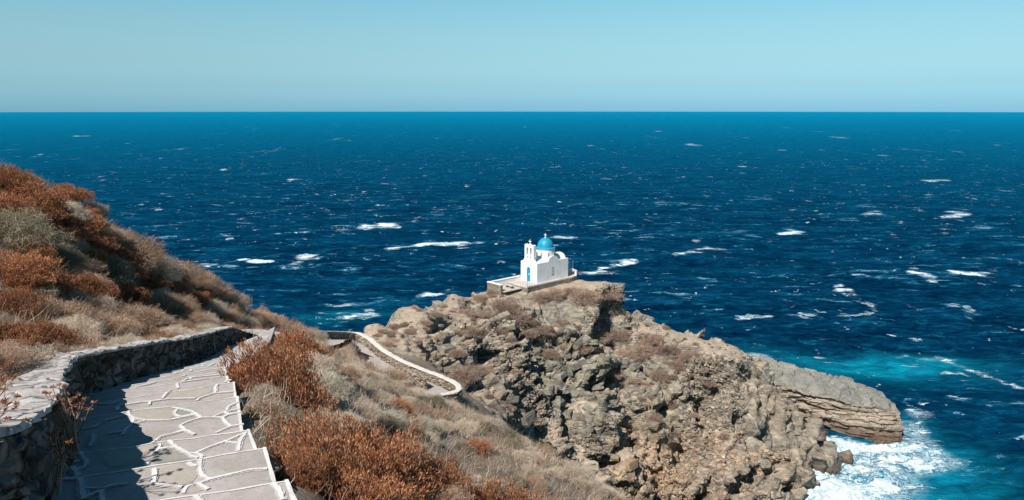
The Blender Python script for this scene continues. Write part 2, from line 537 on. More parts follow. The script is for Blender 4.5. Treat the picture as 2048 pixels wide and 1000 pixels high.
def path_dist(x, y):
    """signed distance outside the path corridor, and path height there"""
    best = np.full(x.shape, 1e9); zz = np.zeros(x.shape)
    for k in range(NS - 1):
        a, b = C_path[k], C_path[k + 1]
        ab = (b - a)[:2]
        t = np.clip(((x - a[0]) * ab[0] + (y - a[1]) * ab[1]) / (ab @ ab), 0, 1)
        d = np.hypot(x - a[0] - t * ab[0], y - a[1] - t * ab[1]) - (half_w[k] * (1 - t) + half_w[k + 1] * t)
        m = d < best
        best = np.where(m, d, best)
        zz = np.where(m, a[2] * (1 - t) + b[2] * t, zz)
    return best, zz

# ------------------------------------------------------------------ terrain control points
ctrl = []
def cpx(u, v, Y, dz=0.0):
    p = at(u, v, Y); ctrl.append((p[0], p[1], p[2] + dz))
def cw(x, y, z): ctrl.append((x, y, z))
for k in range(0, NS, 2):
    cw(*(L[k] + np.array([0, 0, -.05]))); cw(*(R[k] + np.array([0, 0, -.12])))
    cw(L[k][0] - 0.9, L[k][1] - .2, L[k][2] + 0.35)
# left hillside (bush tops minus bush height)
B = -0.5
for q in [(0, 325, 25, -.85), (60, 360, 24, -.85), (130, 395, 26, -.85), (200, 442, 28, -.3), (300, 500, 33, -.4), (400, 555, 36, -.6), (500, 612, 38, -.35), (545, 636, 40, -.25), (590, 655, 42, -.3),
          (28, 456, 20, B), (100, 556, 18, B), (100, 650, 14, -.3), (192, 476, 26, B), (260, 616, 24, B), (248, 536, 27, B), (400, 600, 31, B), (500, 632, 35, B),
          (20, 600, 14.5, B), (330, 655, 24, B), (430, 640, 28.5, -.3), (20, 690, 9.6, -.2)]:
    cpx(*q)
for q in [(-25, 20, 51.5), (-20, 8, 52.5), (-14, 4, 50.5), (-9, 0, 49.2), (-30, 30, 46), (-40, 22, 48), (-26, 36, 39), (-22, 42, 33), (-19, 48, 27), (-32, 42, 28), (-45, 40, 24),
          (-6, -5, 49), (0, -6, 48), (6, -5, 46.5), (0, 0, 45.6), (3, 1, 44.3), (-1.5, 0.5, 46.3), (-0.9, 5, 44.0), (-1.3, 5.8, 43.9), (0.2, 4, 44.2), (1, 6, 43), (7, 3, 42.5), (12, 0, 39), (14, 8, 33), (9, 10, 37)]:
    cw(*q)
# right dry slope
for q in [(700, 800, 22, B), (800, 900, 16, B), (690, 985, 7.5, B), (1000, 900, 28, B), (1250, 1000, 30, B), (900, 800, 40, B), (1000, 845, 38, B), (1100, 905, 35, B),
          (1050, 980, 22, B), (850, 975, 10, B), (1000, 1005, 12, B), (600, 740, 22, B), (640, 690, 38, B), (760, 740, 38, B), (560, 870, 10, -.3), (850, 850, 25, B), (700, 870, 14, B),
          (800, 780, 33, B), (690, 745, 30, B)]:
    cpx(*q)
for q in [(12, 28, 26), (18, 24, 21), (10, 20, 33), (16, 12, 29), (8, 36, 25.5), (12, 33, 24)]:
    cw(*q)
# saddle with the lower path
for q in [(690, 688, 50), (650, 672, 48), (760, 712, 49), (850, 752, 46), (900, 782, 44), (700, 700, 47), (620, 668, 45)]:
    cpx(*q)
for q in [(-16, 58, 25), (-20, 54, 20), (-24, 60, 10), (-19, 66, 17), (-22, 78, 8), (-25, 50, 16), (-35, 55, 0), (-33, 70, -6), (-30, 90, -6), (-26, 100, -4)]:
    cw(*q)
for q in [(690, 704, 44, -.55), (690, 702, 46.5, -.5), (725, 714, 45, -.55), (870, 797, 41.5, -.45), (650, 690, 44, -.4)]:
    cpx(*q)
# ravine
for q in [(0, 45, 26), (3, 50, 19), (6, 60, 12.5), (10, 70, 6), (15, 76, 2.5), (22, 78, -0.5), (15, 60, 7), (20, 50, 6), (26, 60, -2), (30, 70, -4), (25, 40, 5), (35, 50, -5), (45, 70, -6), (-1.5, 56, 24)]:
    cw(*q)
# headland
for q in [(900, 590, 97), (800, 625, 85), (730, 655, 65), (1180, 562, 108), (1257, 588, 106), (1272, 650, 105.2), (1300, 645, 105), (1350, 668, 102), (1480, 702, 100), (1520, 742, 97),
          (1100, 720, 92), (1000, 640, 95), (1000, 740, 85), (900, 700, 78), (850, 680, 72), (1200, 650, 97.5), (1250, 800, 92), (1400, 800, 93), (1400, 720, 97), (1450, 900, 88),
          (1250, 900, 86), (1100, 850, 80), (1200, 965, 82), (1150, 930, 79), (1000, 832, 68), (940, 792, 60), (1300, 985, 83.4), (1550, 990, 86.4), (800, 690, 63), (850, 720, 60), (1060, 780, 85),
          (1560, 776, 96), (1530, 768, 98), (1598, 808, 96), (1640, 860, 95), (1585, 850, 94), (1565, 900, 92), (1480, 800, 94), (1490, 960, 87), (1330, 700, 99.5), (1150, 610, 101),
          (1050, 600, 100), (960, 612, 97), (1220, 720, 96), (1340, 920, 86.5), (1200, 840, 85.5), (880, 650, 82), (1130, 650, 98)]:
    cpx(*q)
for q in [(41.4, 93.0, -0.6), (38.2, 91.2, -0.5), (44.0, 100, -1.5), (43, 97, -1.2), (50, 105, -3), (44, 88, -4), (36, 86, -1), (30, 83, -1), (55, 98, -6), (60, 110, -8), (55, 120, -6),
          (32, 106, 11), (36, 108, 6), (40, 106, 2), (30, 114, 6), (36, 118, 2), (24, 112, 10), (22, 120, 1), (30, 125, -5), (45, 122, -5), (44, 110, 1),
          (10, 116, 17), (12, 124, 4), (3, 118, 18), (-4, 112, 17), (-10, 106, 15), (-16, 98, 12), (0, 128, 0), (-12, 118, 2), (15, 130, -5), (-20, 110, -3), (18, 114, 12),
          (-17, 88, 17), (-16.5, 76, 20), (38, 100, 8.5)]:
    cw(*q)
# ground under the bushes beside the steps: crown centre, distance, crown height
for (u, v, Yd, hz) in [(690, 925, 7.6, .98), (548, 800, 13.2, .98), (592, 705, 20.5, .8), (985, 1010, 8.6, .6), (870, 990, 8.4, .5), (548, 862, 9.7, .3), (600, 850, 10.6, .35), (660, 845, 11.5, .4), (805, 885, 15.5, .6), (640, 765, 15.5, .5)]:
    pt = at(u, v, Yd); cw(pt[0], pt[1], pt[2] - .40 * hz)
# the chapel's terrace stands on level ground
CH = at(1074, 566.6, 103.0)
E1 = np.array([0.731, 0.682]); E2 = np.array([-0.682, 0.731])
def chxy(s, t): return CH[:2] + E1 * s + E2 * t
for s, t, dz in [(0, 0, -.55), (3.5, 1.5, -.4), (7.5, 1.5, -.4), (7, -.9, -.7), (3, -1.2, -.85), (-2.6, -.9, -1.2), (-2.6, 2, -.6), (-6.2, 3.3, -.85), (-6.3, 1, -.95), (7, 4, -.8), (0, 3.8, -.6), (-4.5, 1.5, -.6)]:
    p = chxy(s, t); cw(p[0], p[1], CH[2] + dz)
ctrl = np.array(ctrl)
# drop near duplicates
keep = []
for i in range(len(ctrl)):
    if all(np.hypot(*(ctrl[i, :2] - ctrl[j, :2])) > 0.35 for j in keep): keep.append(i)
ctrl = ctrl[keep]
def kern(d2): return np.sqrt(d2 + 1.2)
XY = ctrl[:, :2]
D2 = ((XY[:, None] - XY[None]) ** 2).sum(-1)
n = len(XY)
A = np.zeros((n + 3, n + 3))
A[:n, :n] = kern(D2) + np.eye(n) * -0.02
A[:n, n] = 1; A[:n, n + 1:] = XY; A[n, :n] = 1; A[n + 1:, :n] = XY.T
W = np.linalg.solve(A, np.r_[ctrl[:, 2], 0, 0, 0])
def H0(x, y):
    out = np.empty(x.shape)
    for s in range(0, len(x), 20000):
        e = slice(s, s + 20000)
        d2 = (x[e, None] - XY[None, :, 0]) ** 2 + (y[e, None] - XY[None, :, 1]) ** 2
        out[e] = kern(d2) @ W[:n] + W[n] + W[n + 1] * x[e] + W[n + 2] * y[e]
    return out

def grid(x0, x1, y0, y1, res):
    nx = int((x1 - x0) / res) + 1; ny = int((y1 - y0) / res) + 1
    X, Y = np.meshgrid(np.linspace(x0, x1, nx), np.linspace(y0, y1, ny))
    idx = np.arange(nx * ny).reshape(ny, nx)
    F = np.stack([idx[:-1, :-1], idx[:-1, 1:], idx[1:, 1:], idx[1:, :-1]], -1).reshape(-1, 4)
    return X.ravel(), Y.ravel(), F, nx, ny

def prune(V, F, keepf):
    F = F[keepf]
    used = np.zeros(len(V), bool); used[F.ravel()] = True
    mp = np.cumsum(used) - 1
    return V[used], mp[F], used

# lower path model (world): centre line of the outer wall
lw_px = [(640, 661, 48), (657, 662, 50), (690, 663, 52.5), (715, 666, 53.5), (735, 677, 52), (760, 699, 50), (800, 722, 48.3), (850, 742, 46.6), (885, 755, 45.6), (908, 766, 45.0), (917, 776, 44.3), (906, 783, 43.7), (880, 786, 43.3)]
lw = np.array([at(*q) for q in lw_px])
def smooth_poly(P, n=80):
    P = resample(P, n)
    for _ in range(6):
        P[1:-1] = 0.25 * P[:-2] + 0.5 * P[1:-1] + 0.25 * P[2:]
    return P
LW = smooth_poly(lw, 110)
def poly_dist(x, y, P):
    best = np.full(x.shape, 1e9); zz = np.zeros(x.shape); side = np.zeros(x.shape)
    for k in range(len(P) - 1):
        a, b = P[k], P[k + 1]
        ab = (b - a)[:2]
        t = np.clip(((x - a[0]) * ab[0] + (y - a[1]) * ab[1]) / (ab @ ab), 0, 1)
        dx, dy = x - a[0] - t * ab[0], y - a[1] - t * ab[1]
        d = np.hypot(dx, dy)
        m = d < best
        best = np.where(m, d, best); zz = np.where(m, a[2] * (1 - t) + b[2] * t, zz)
        side = np.where(m, np.sign(ab[0] * dy - ab[1] * dx), side)
    return best, zz, side

# ---- near hillside
X, Y, F, nx, ny = grid(-46, 24, -7, 62, 0.25)
Z = H0(X, Y)
P2 = np.stack([X, Y, np.zeros_like(X)], 1)
Z += 0.10 * fbm(P2 * 0.7, 4, 3) + 0.25 * fbm(P2 * 0.17, 3, 9)
pd, pz = path_dist(X, Y)
w = np.clip(1 - (pd - 0.05) / 0.9, 0, 1); w = w * w * (3 - 2 * w)
Z = Z * (1 - w) + (pz - 0.32) * w
ld, lz, sd = poly_dist(X, Y, LW)
w = np.clip(1 - (ld - np.where(Y > 48, 2.6, 1.7)) / 1.2, 0, 1) * (sd < 0)
Z = Z * (1 - w) + (lz - 0.95) * w
w = np.clip(1 - (ld - 0.2) / 1.0, 0, 1) * (sd >= 0)
Z = np.where(w > 0, np.minimum(Z, Z * (1 - w) + (lz - 0.5) * w), Z)
NEARB = [(705, 1008, 6.7, .55, .6), (605, 985, 6.5, .30, .40), (682, 925, 7.6, .97, 1.10), (545, 778, 13.2, 1.0, 1.5), (590, 710, 20.5, .85, 1.0), (985, 1012, 8.6, .55, .6), (868, 992, 8.4, .45, .6), (548, 862, 9.7, .32, .32), (600, 850, 10.6, .40, .36)]
for (u, v, Yd, r, hz) in NEARB:
    q = at(u, v, Yd); zb = q[2] - 0.42 * hz
    d = np.hypot(X - q[0], Y - q[1]) / r
    Z = np.where((pd > 0.02) & (d < 1.8), np.maximum(Z, zb - 0.25 * d ** 2 - 0.2 * np.clip(0.3 - pd, 0, .3)), Z)
V = np.stack([X, Y, Z], 1)
V, F2_, used = prune(V, F, (Z[F].max(1) > -3))
near = link('hillside', V, F2_, M['soil'], smooth=True)
tag(near, kind='structure')
bvh_near = BVHTree.FromPolygons(V.tolist(), F2_.tolist())

# ---- headland with its cliff
X, Y, F, nx, ny = grid(-37, 62, 50, 131, 0.16)
Z = H0(X, Y)
V0 = np.stack([X, Y, Z], 1)
G = V0.reshape(ny, nx, 3)
N = np.cross(np.gradient(G, axis=1), np.gradient(G, axis=0)).reshape(-1, 3)
N /= np.linalg.norm(N, axis=1)[:, None]
slope = np.sqrt(np.clip(1 - N[:, 2] ** 2, 0, 1))
def pxblob(u, v, Yd, r):
    p = at(u, v, Yd)
    return np.exp(-((V0 - p) ** 2).sum(1) / (r * r))
# dipping, layered coordinates
c1, s1 = math.cos(0.22), math.sin(0.22)
Q = V0.copy()
Q = np.stack([Q[:, 0] * c1 - Q[:, 2] * s1, Q[:, 1], Q[:, 0] * s1 + Q[:, 2] * c1], 1)
Wp = np.stack([fbm(V0 * 0.25 + k * 31.7, 3, 40 + k) for k in range(3)], 1)
Qw = Q + Wp * 0.9
Qs = Qw * np.array([1, 1, 1.9])
rockm = np.clip((slope - 0.30) / 0.35, 0.06, 1)
pch = np.hypot(X - chxy(1.5, 1.4)[0], Y - chxy(1.5, 1.4)[1])
flat = np.clip((pch - 5.5) / 4.0, 0, 1)
knob = np.clip(pxblob(1600, 830, 95, 5.5) + pxblob(1570, 800, 95, 4.5) + .9 * pxblob(1530, 755, 97, 3.5), 0, 1)
rockm = rockm * (0.12 + 0.88 * flat) * (1 - 0.5 * knob)
ld, lz, sd = poly_dist(X, Y, LW)
rockm *= np.clip((ld - 1.0) / 4.0, 0.0, 1) * np.clip((Y - 57) / 5.0, 0, 1)
crest_line = np.array([at(*q) for q in [(715, 655, 58), (760, 642, 72), (800, 627, 85), (850, 606, 92), (900, 592, 97), (985, 572, 102)]])
cdst, _, _ = poly_dist(X, Y, resample(crest_line, 24))
tanm = np.clip(pxblob(820, 665, 72, 9) + pxblob(760, 660, 62, 6), 0, 1)
crest2 = np.array([at(*q) for q in [(1275, 640, 105), (1350, 668, 102), (1420, 688, 101), (1480, 702, 100), (1530, 752, 98)]])
cd2, _, _ = poly_dist(X, Y, resample(crest2, 20))
rockm *= 0.4 + 0.6 * np.clip((cd2 - .8) / 2.5, 0, 1)
rockm *= 1 - 0.45 * tanm
rockm *= 0.22 + 0.78 * np.clip((cdst - 1.2) / 4.0, 0, 1)
V0[:, 2] -= 0.35 * np.clip((60 - Y) / 3.0, 0, 1)
dis = np.zeros(len(X)); head_i = np.zeros(len(X), np.int64)
gul = fbm(Qw * np.array([0.16, 0.10, 0.05]), 4, 71)
ridge = 1 - np.abs(fbm(Qw * np.array([0.22, 0.14, 0.09]), 3, 77)) * 1.6
rug = np.clip(0.15 + 1.7 * (fbm(V0 * 0.11, 3, 33) + 0.35), 0.12, 1.4)
dis += 1.7 * gul + 1.5 * (np.clip(ridge, -0.4, 1) - 0.35)
for size, amp, tl, sd_, an in ((5.5, 2.6, 3.4, 100, 1.25), (2.4, 1.3, 1.9, 200, 1.7), (1.05, 0.50, 0.80, 300, 2.4), (0.5, 0.18, 0.32, 400, 2.6)):
    v, pl, ed = facets(Qw * np.array([1, 1, an]), size, sd_)
    dis += (amp * (v - 0.5) + tl * pl * 0.7) * (rug if size < 5 else 1.0)
    tone = (0 if size > 5 else tone) + {5.5: .16, 2.4: .30, 1.05: .38, .5: .30}[size] * (h01((v * 9973).astype(np.int64), 0 * head_i, 0 * head_i, 3) - .5)
    if size > 2: dis -= 0.22 * size * np.exp(-(ed / 0.05) ** 2) * rug
# ledges following the bedding
lay = Qw[:, 2] * 1.15 + 0.6 * fbm(V0 * 0.2, 2, 55)
fr = lay - np.floor(lay)
dis += 0.55 * rug * (np.clip(fr / 0.8, 0, 1) - 0.5) + 0.25 * (h01(np.floor(lay).astype(np.int64), np.zeros(len(lay), np.int64), np.zeros(len(lay), np.int64), 5) - 0.5)
lay2 = Qw[:, 2] * 2.6 + 0.5 * fbm(V0 * 0.3, 2, 57)
dis += (0.5 * tanm + 0.5 * knob) * (np.clip((lay2 - np.floor(lay2)) / .7, 0, 1) - .5)
# gullies and overhangs cut where the photo shows dark clefts
clefts = [((885, 640), (880, 720), 80, 1.6, 2.6), ((1245, 620), (1250, 690), 103, 1.8, 3.0), ((1195, 650), (1260, 680), 100, 1.2, 1.6), ((1110, 735), (1135, 800), 89, 1.0, 1.8),
          ((1380, 860), (1360, 950), 88, 1.6, 2.8), ((1500, 760), (1530, 860), 95, 1.0, 1.8), ((980, 780), (1010, 840), 72, 1.2, 2.2), ((1060, 860), (1110, 910), 79, 1.2, 2.2), ((1440, 770), (1500, 830), 95.5, 1.0, 2.0),
          ((1030, 620), (1080, 590), 99.5, .8, 1.2), ((1618, 805), (1596, 910), 95.5, .75, 2.4), ((1555, 830), (1545, 900), 93.5, .6, 1.6), ((1585, 780), (1560, 830), 96, .5, 1.1), ((905, 700), (925, 745), 76, 1.1, 1.8),
          ((955, 700), (975, 760), 82, .8, 1.4), ((1290, 700), (1300, 760), 97, .9, 1.4), ((1420, 800), (1440, 880), 92, 1.0, 1.8), ((1065, 640), (1080, 680), 98, .8, 1.2), ((1180, 760), (1200, 800), 92, .7, 1.1)]
for (a, b, Yd, wd, dep) in clefts:
    pa, pb = at(*a, Yd), at(*b, Yd)
    t = np.linspace(0, 1, 8)[:, None]
    pp = pa * (1 - t) + pb * t
    dd = np.min(np.sqrt(((V0[:, None, [0, 2]] - pp[None][:, :, [0, 2]]) ** 2).sum(-1)), axis=1) if False else None
    best = np.full(len(V0), 1e9)
    for q in pp:
        best = np.minimum(best, (V0[:, 0] - q[0]) ** 2 + 0.35 * (V0[:, 1] - q[1]) ** 2 + (V0[:, 2] - q[2]) ** 2)
    dis -= 1.45 * dep * np.exp(-best / (wd * wd))
dis -= 1.2 * pxblob(1560, 750, 98, 5) + 1.0 * pxblob(1650, 830, 96, 5)
dirn = N * np.array([1, 1, 0.75])
dirn /= np.linalg.norm(dirn, axis=1)[:, None]
V = V0 + dirn * (dis * rockm)[:, None]
V[:, 2] += 0.12 * fbm(V0 * 0.9, 4, 8) * flat * np.clip((Y - 57) / 5.0, 0, 1)
# scree: smooth gravel chute in the middle of the face
green = np.clip(1.15 * (pxblob(1150, 740, 90, 9) + pxblob(1190, 850, 86, 7) + pxblob(1010, 720, 86, 7) + 0.8 * pxblob(1330, 780, 93, 8)) * (0.8 + 0.6 * fbm(V0 * 0.2, 3, 91)), 0, 1)
warm = np.clip((1.2 * pxblob(1290, 920, 86, 6) + pxblob(1080, 870, 80, 5) + 0.6 * pxblob(1400, 900, 88, 6) + .5 * pxblob(940, 800, 62, 4) + .55 * tanm) * (0.75 + 0.7 * fbm(V0 * 0.3, 3, 95)), 0, 1)
vz = V[:, 2]
V, F2_, used = prune(V, F, (vz[F].max(1) > -2.5))
head = link('headland', V, F2_, M['rock'], smooth=False)
tag(head, kind='structure')
attr(head, 'tone', np.clip(tone[used], -.55, .5) * (0.3 + 0.7 * np.clip(rockm[used], 0, 1))); attr(head, 'green', green[used]); attr(head, 'warm', warm[used]); attr(head, 'soil', (0.35 + 0.65 * (1 - knob[used])) * np.clip((V[:, 2] - 4) / 4, 0, 1))
bvh_head = BVHTree.FromPolygons(V.tolist(), F2_.tolist())

def cast(u, v):
    d = ray(u, v); d = d / np.linalg.norm(d)
    best = None
    for bv in (bvh_near, bvh_head):
        h = bv.ray_cast(Vector(EYE), Vector(d), 400)
        if h[0] is not None and (best is None or h[3] < best[3]): best = h
    return best
def drop(x, y):
    best = None
    for bv in (bvh_near, bvh_head):
        h = bv.ray_cast(Vector((x, y, 90)), Vector((0, 0, -1)), 200)
        if h[0] is not None and (best is None or h[0].z > best.z): best = h[0]
    return best

# ------------------------------------------------------------------ paved steps
def build_path():
    V, F, MI, TI = [], [], [], []
    def face(pts, mi, ti=0.5):
        b = len(V); V.extend(pts); F.append(list(range(b, b + len(pts)))); MI.append(mi)
    pr = np.random.default_rng(3)
    treads = []
    for k in range(1, NS):
        z = TZ[k]
        a, b = L[k - 1].copy(), R[k - 1].copy(); c, d = L[k].copy(), R[k].copy()
        dirv = (a - b) / np.linalg.norm((a - b)[:2])
        b = b + dirv * (0.0 + 0.04 * pr.random())
        for p in (a, b, c, d): p[2] = z
        inner = d + (b - d) * 0.97
        n = 10
        # slightly wavy far edge
        far = [c * (1 - t) + d * t for t in np.linspace(0, 1, n)]
        fd = (c - a); fd = fd / np.linalg.norm(fd)
        far = [p + fd * (0.012 * pr.normal() if 0 < i < n - 1 else 0) for i, p in enumerate(far)]
        nearp = [a * (1 - t) + b * t - fd * 0.03 for t in np.linspace(0, 1, n)]
        for i in range(n - 1):
            face([nearp[i], nearp[i + 1], far[i + 1], far[i]], 0)
        zn = TZ[k + 1] if k + 1 < NS else z - .25
        dn = np.array([0, 0, zn - z - 0.03])
        for i in range(n - 1):
            face([far[i], far[i + 1], far[i + 1] + dn, far[i] + dn], 0)
        sk = np.array([0, 0, -0.55])
        face([nearp[-1], nearp[-1] + sk, far[-1] + sk, far[-1]], 2 if k < 14 else 6)
        face([nearp[0], far[0], far[0] + sk, nearp[0] + sk], 0)
        treads.append((k, far, nearp, z))
    up = np.array([0, 0, 0.004])
    def ribbon(P, w, lift=0.004):
        P = np.asarray(P)
        if len(P) < 2: return
        d = np.gradient(P[:, :2], axis=0)
        ln = np.linalg.norm(d, axis=1); ln[ln == 0] = 1
        nrm = np.stack([-d[:, 1], d[:, 0]], 1) / ln[:, None]
        ws = w * (0.75 + 0.5 * pr.random(len(P)))
        A = P.copy(); Bq = P.copy()
        A[:, :2] += nrm * ws[:, None] / 2; Bq[:, :2] -= nrm * ws[:, None] / 2
        A[:, 2] += lift; Bq[:, 2] += lift
        for i in range(len(P) - 1):
            face([A[i], A[i + 1], Bq[i + 1], Bq[i]], 1)
    lifts = 0.004
    for k, far, nearp, z in treads:
        fd = (far[0] - nearp[0]); fd[2] = 0; fd /= np.linalg.norm(fd)
        P = [p - fd * 0.022 for p in far]
        ribbon(resample(np.array(P), 28) + np.array([[0, 0, 0]]), 0.021, 0.006)
        e0, e1 = nearp[-1], far[-1]
        dirv = (far[0] - far[-1]); dirv /= np.linalg.norm(dirv)
        if k < 14: ribbon(resample(np.array([e0 + dirv * .02, e1 + dirv * .02]), 10), 0.034, 0.009)
    zb = lambda pts: [(350 + x / 5.557, 820 + y / 5.557) for x, y in pts]
    za = lambda pts: [(100 + x / 5.557, 820 + y / 5.557) for x, y in pts]
    zd = lambda pts: [(340 + x / 8.335, 720 + y / 8.335) for x, y in pts]
    zc = lambda pts: [(150 + x / 8.335, 720 + y / 8.335) for x, y in pts]
    T, S = 0.030, 0.034
    J = [(zb([(280, 560), (275, 640), (285, 710), (320, 750), (390, 778)]), S), (zb([(390, 778), (500, 750), (650, 715), (850, 668), (1030, 660)]), T),
         (zb([(390, 778), (260, 825), (200, 830), (120, 870), (90, 935)]), T), (zb([(260, 825), (310, 860), (370, 890)]), T), (zb([(215, 940), (260, 1000), (300, 1040)]), S),
         (zb([(1080, 825), (1150, 880), (1180, 960), (1200, 1010)]), S), (zb([(0, 410), (150, 490), (200, 530), (310, 545)]), T), (zb([(150, 490), (240, 485), (300, 520), (310, 545)]), T),
         (zb([(240, 480), (400, 410), (560, 355), (800, 250)]), T), (zb([(570, 360), (700, 375)]), T), (zb([(790, 260), (730, 330), (710, 400), (705, 465)]), S),
         (zb([(0, 260), (110, 220), (220, 275)]), T), (zb([(110, 220), (50, 180), (150, 130), (290, 90), (420, 85), (530, 95)]), T), (zb([(450, 260), (620, 185), (800, 155)]), T),
         (zb([(620, 185), (560, 145), (530, 95)]), S), (zb([(530, 95), (580, 60), (780, 25)]), T), (zb([(220, 40), (290, 90)]), T), (zb([(150, 590), (180, 625), (250, 630)]), S),
         (za([(1225, 380), (1215, 440), (1140, 495)]), T), (za([(1215, 440), (1320, 425), (1400, 425)]), T), (za([(1320, 345), (1400, 420), (1480, 470), (1560, 500)]), T),
         (za([(1160, 660), (1165, 740), (1150, 820)]), S), (za([(1150, 825), (1300, 850), (1470, 865)]), T), (za([(1060, 630), (1080, 590)]), S), (za([(640, 265), (810, 240)]), T),
         (za([(880, 15), (865, 50), (930, 95), (920, 150), (840, 220), (810, 280)]), S), (za([(930, 95), (1070, 120), (940, 155)]), T), (za([(1070, 120), (1330, 115), (1650, 50)]), T),
         (za([(610, 125), (820, 70)]), T), (za([(340, 475), (380, 550), (420, 580), (400, 630), (290, 680)]), S), (za([(120, 620), (330, 570)]), T),
         (za([(240, 635), (290, 690), (340, 770), (360, 880), (380, 1000)]), S * 1.3), (za([(140, 780), (310, 765)]), T), (za([(400, 980), (560, 905)]), T), (za([(380, 880), (560, 880)]), T),
         (za([(480, 270), (490, 320), (440, 410)]), S), (za([(350, 220), (470, 200), (560, 155)]), T), (za([(1230, 300), (1500, 235), (1610, 280)]), T), (za([(1140, 375), (1230, 300)]), T),
         (za([(870, 830), (700, 840), (590, 885)]), T), (za([(570, 900), (580, 1000), (600, 1060)]), T),
         (zd([(35, 800), (200, 830), (360, 860), (410, 900), (520, 970)]), T), (zd([(120, 830), (60, 900), (150, 960), (390, 910)]), T),
         (zd([(440, 690), (490, 640), (740, 560), (1060, 535)]), T), (zd([(740, 560), (780, 510), (740, 470), (800, 410)]), S), (zd([(0, 655), (430, 645)]), T),
         (zd([(710, 960), (900, 880), (1270, 800)]), T), (zd([(950, 850), (960, 790), (1180, 690)]), T), (zd([(710, 960), (880, 970), (980, 915), (1280, 865)]), T), (zd([(900, 880), (980, 915)]), T),
         (zd([(120, 395), (110, 450), (150, 475)]), S), (zd([(190, 375), (400, 345), (900, 275)]), T), (zd([(320, 300), (400, 345)]), T), (zd([(190, 375), (320, 300), (860, 250)]), T),
         (zd([(920, 380), (980, 320), (1040, 370)]), T), (zd([(245, 255), (210, 300)]), S), (zd([(100, 215), (90, 260)]), S), (zd([(640, 110), (740, 60)]), S), (zd([(350, 170), (355, 215)]), S),
         (zc([(740, 770), (1100, 710), (1250, 700), (1580, 655)]), T), (zc([(1250, 700), (1240, 760)]), S), (zc([(1460, 650), (1500, 580), (1600, 510)]), T), (zc([(1000, 460), (1200, 420), (1350, 370)]), T),
         (zc([(350, 550), (390, 460)]), S), (zc([(370, 740), (620, 740), (700, 700)]), T), (zc([(720, 850), (710, 790)]), S), (zc([(820, 215), (1180, 205)]), T), (zc([(1100, 300), (1180, 215)]), S),
         (zc([(480, 350), (900, 330)]), T)]
    def locate(u, v):
        for k in range(1, NS):
            p = atz(u, v, TZ[k])
            a, b = L[k - 1], R[k - 1]; c, d = L[k], R[k]
            s1 = (b - a)[0] * (p - a)[1] - (b - a)[1] * (p - a)[0]
            s2 = (d - c)[0] * (p - c)[1] - (d - c)[1] * (p - c)[0]
            if s1 >= 0 and s2 <= 0:
                e = (d - b)[0] * (p - b)[1] - (d - b)[1] * (p - b)[0]
                if e < -0.02: return None
                return k, p
        return None
    stones = [(za([(1140, 530), (1200, 480), (1300, 455), (1420, 455), (1500, 500), (1570, 550), (1480, 585), (1250, 610), (1150, 590)]), 4), (za([(600, 445), (1180, 395), (1080, 500), (1000, 590), (800, 625), (660, 640), (560, 540)]), 5),
              (za([(900, 25), (1200, 0), (1380, 0), (1385, 60), (1320, 105), (1080, 112), (940, 80)]), 5), (za([(1215, 660), (1380, 615), (1540, 600), (1660, 690), (1600, 790), (1450, 840), (1250, 815)]), 5),
              (zd([(520, 690), (620, 620), (740, 590), (1040, 560), (1090, 590), (800, 650)]), 5), (zd([(150, 490), (420, 450), (700, 415), (720, 480), (640, 560), (430, 630), (20, 640), (20, 560)]), 5),
              (zb([(130, 930), (140, 880), (210, 845), (270, 850), (330, 890), (240, 920)]), 5), (zd([(70, 900), (130, 840), (340, 865), (390, 900), (200, 945)]), 4), (zd([(60, 260), (210, 260), (190, 350), (80, 385), (0, 380), (0, 290)]), 5)]
    for pts, mi in stones:
        pts = np.array([(a, b, 0.0) for a, b in pts + pts[:1]]); pts = resample(pts, 28)[:-1]
        loc = [locate(u, v) for u, v, _ in pts]
        loc = [r for r in loc if r]
        if len(loc) < 8: continue
        kk = max(set(r[0] for r in loc), key=lambda q: sum(r[0] == q for r in loc))
        loc = [r[1] + np.array([0, 0, .003]) for r in loc if r[0] == kk]
        if len(loc) > 6: face(loc, mi)
    li = 0
    def ribbon2(P, w, lift):
        ribbon(P, w, lift)
        nb = len(F)
        ribbon(P, w * 1.9, lift - 0.0075)
        for q in range(nb, len(F)): MI[q] = 3
    for pts, w in J:
        pts = np.array([(a, b, 0.0) for a, b in pts])
        ln = np.linalg.norm(np.diff(pts[:, :2], axis=0), axis=1).sum()
        pts = resample(pts, max(3, int(ln / 3)))
        for _ in range(2):
            pts[1:-1] = 0.25 * pts[:-2] + 0.5 * pts[1:-1] + 0.25 * pts[2:]
        li += 1
        cur, run = None, []
        for u, v, _ in pts:
            r = locate(u, v)
            kk = r[0] if r else None
            if kk != cur:
                if len(run) > 1: ribbon2(run, w, 0.0125 + 0.00009 * (li % 75))
                run = []; cur = kk
            if r: run.append(r[1])
        if len(run) > 1: ribbon2(run, w, 0.0125 + 0.00009 * (li % 75))
    # the joints of the far treads
    for k, far, nearp, z in treads:
        if k < 14: continue
        for t in np.sort(pr.random(2) * 0.8 + 0.1):
            a = nearp[0] * (1 - t) + nearp[-1] * t; t2 = np.clip(t + 0.12 * pr.normal(), .05, .95)
            b = far[0] * (1 - t2) + far[-1] * t2
            ribbon(resample(np.array([a, 0.5 * (a + b) + np.array([.05 * pr.normal(), .02, 0]), b]), 6), 0.028, 0.012)
    o = link('path', np.array(V), F, [M['paving'], M['joint'], M['tan_stone'], M['mortar'], M['darkstone'], M['tanstone'], M['wall_stone']])
    o.data.polygons.foreach_set('material_index', np.array(MI, dtype=np.int32))
    tag(o, kind='structure')
build_path()

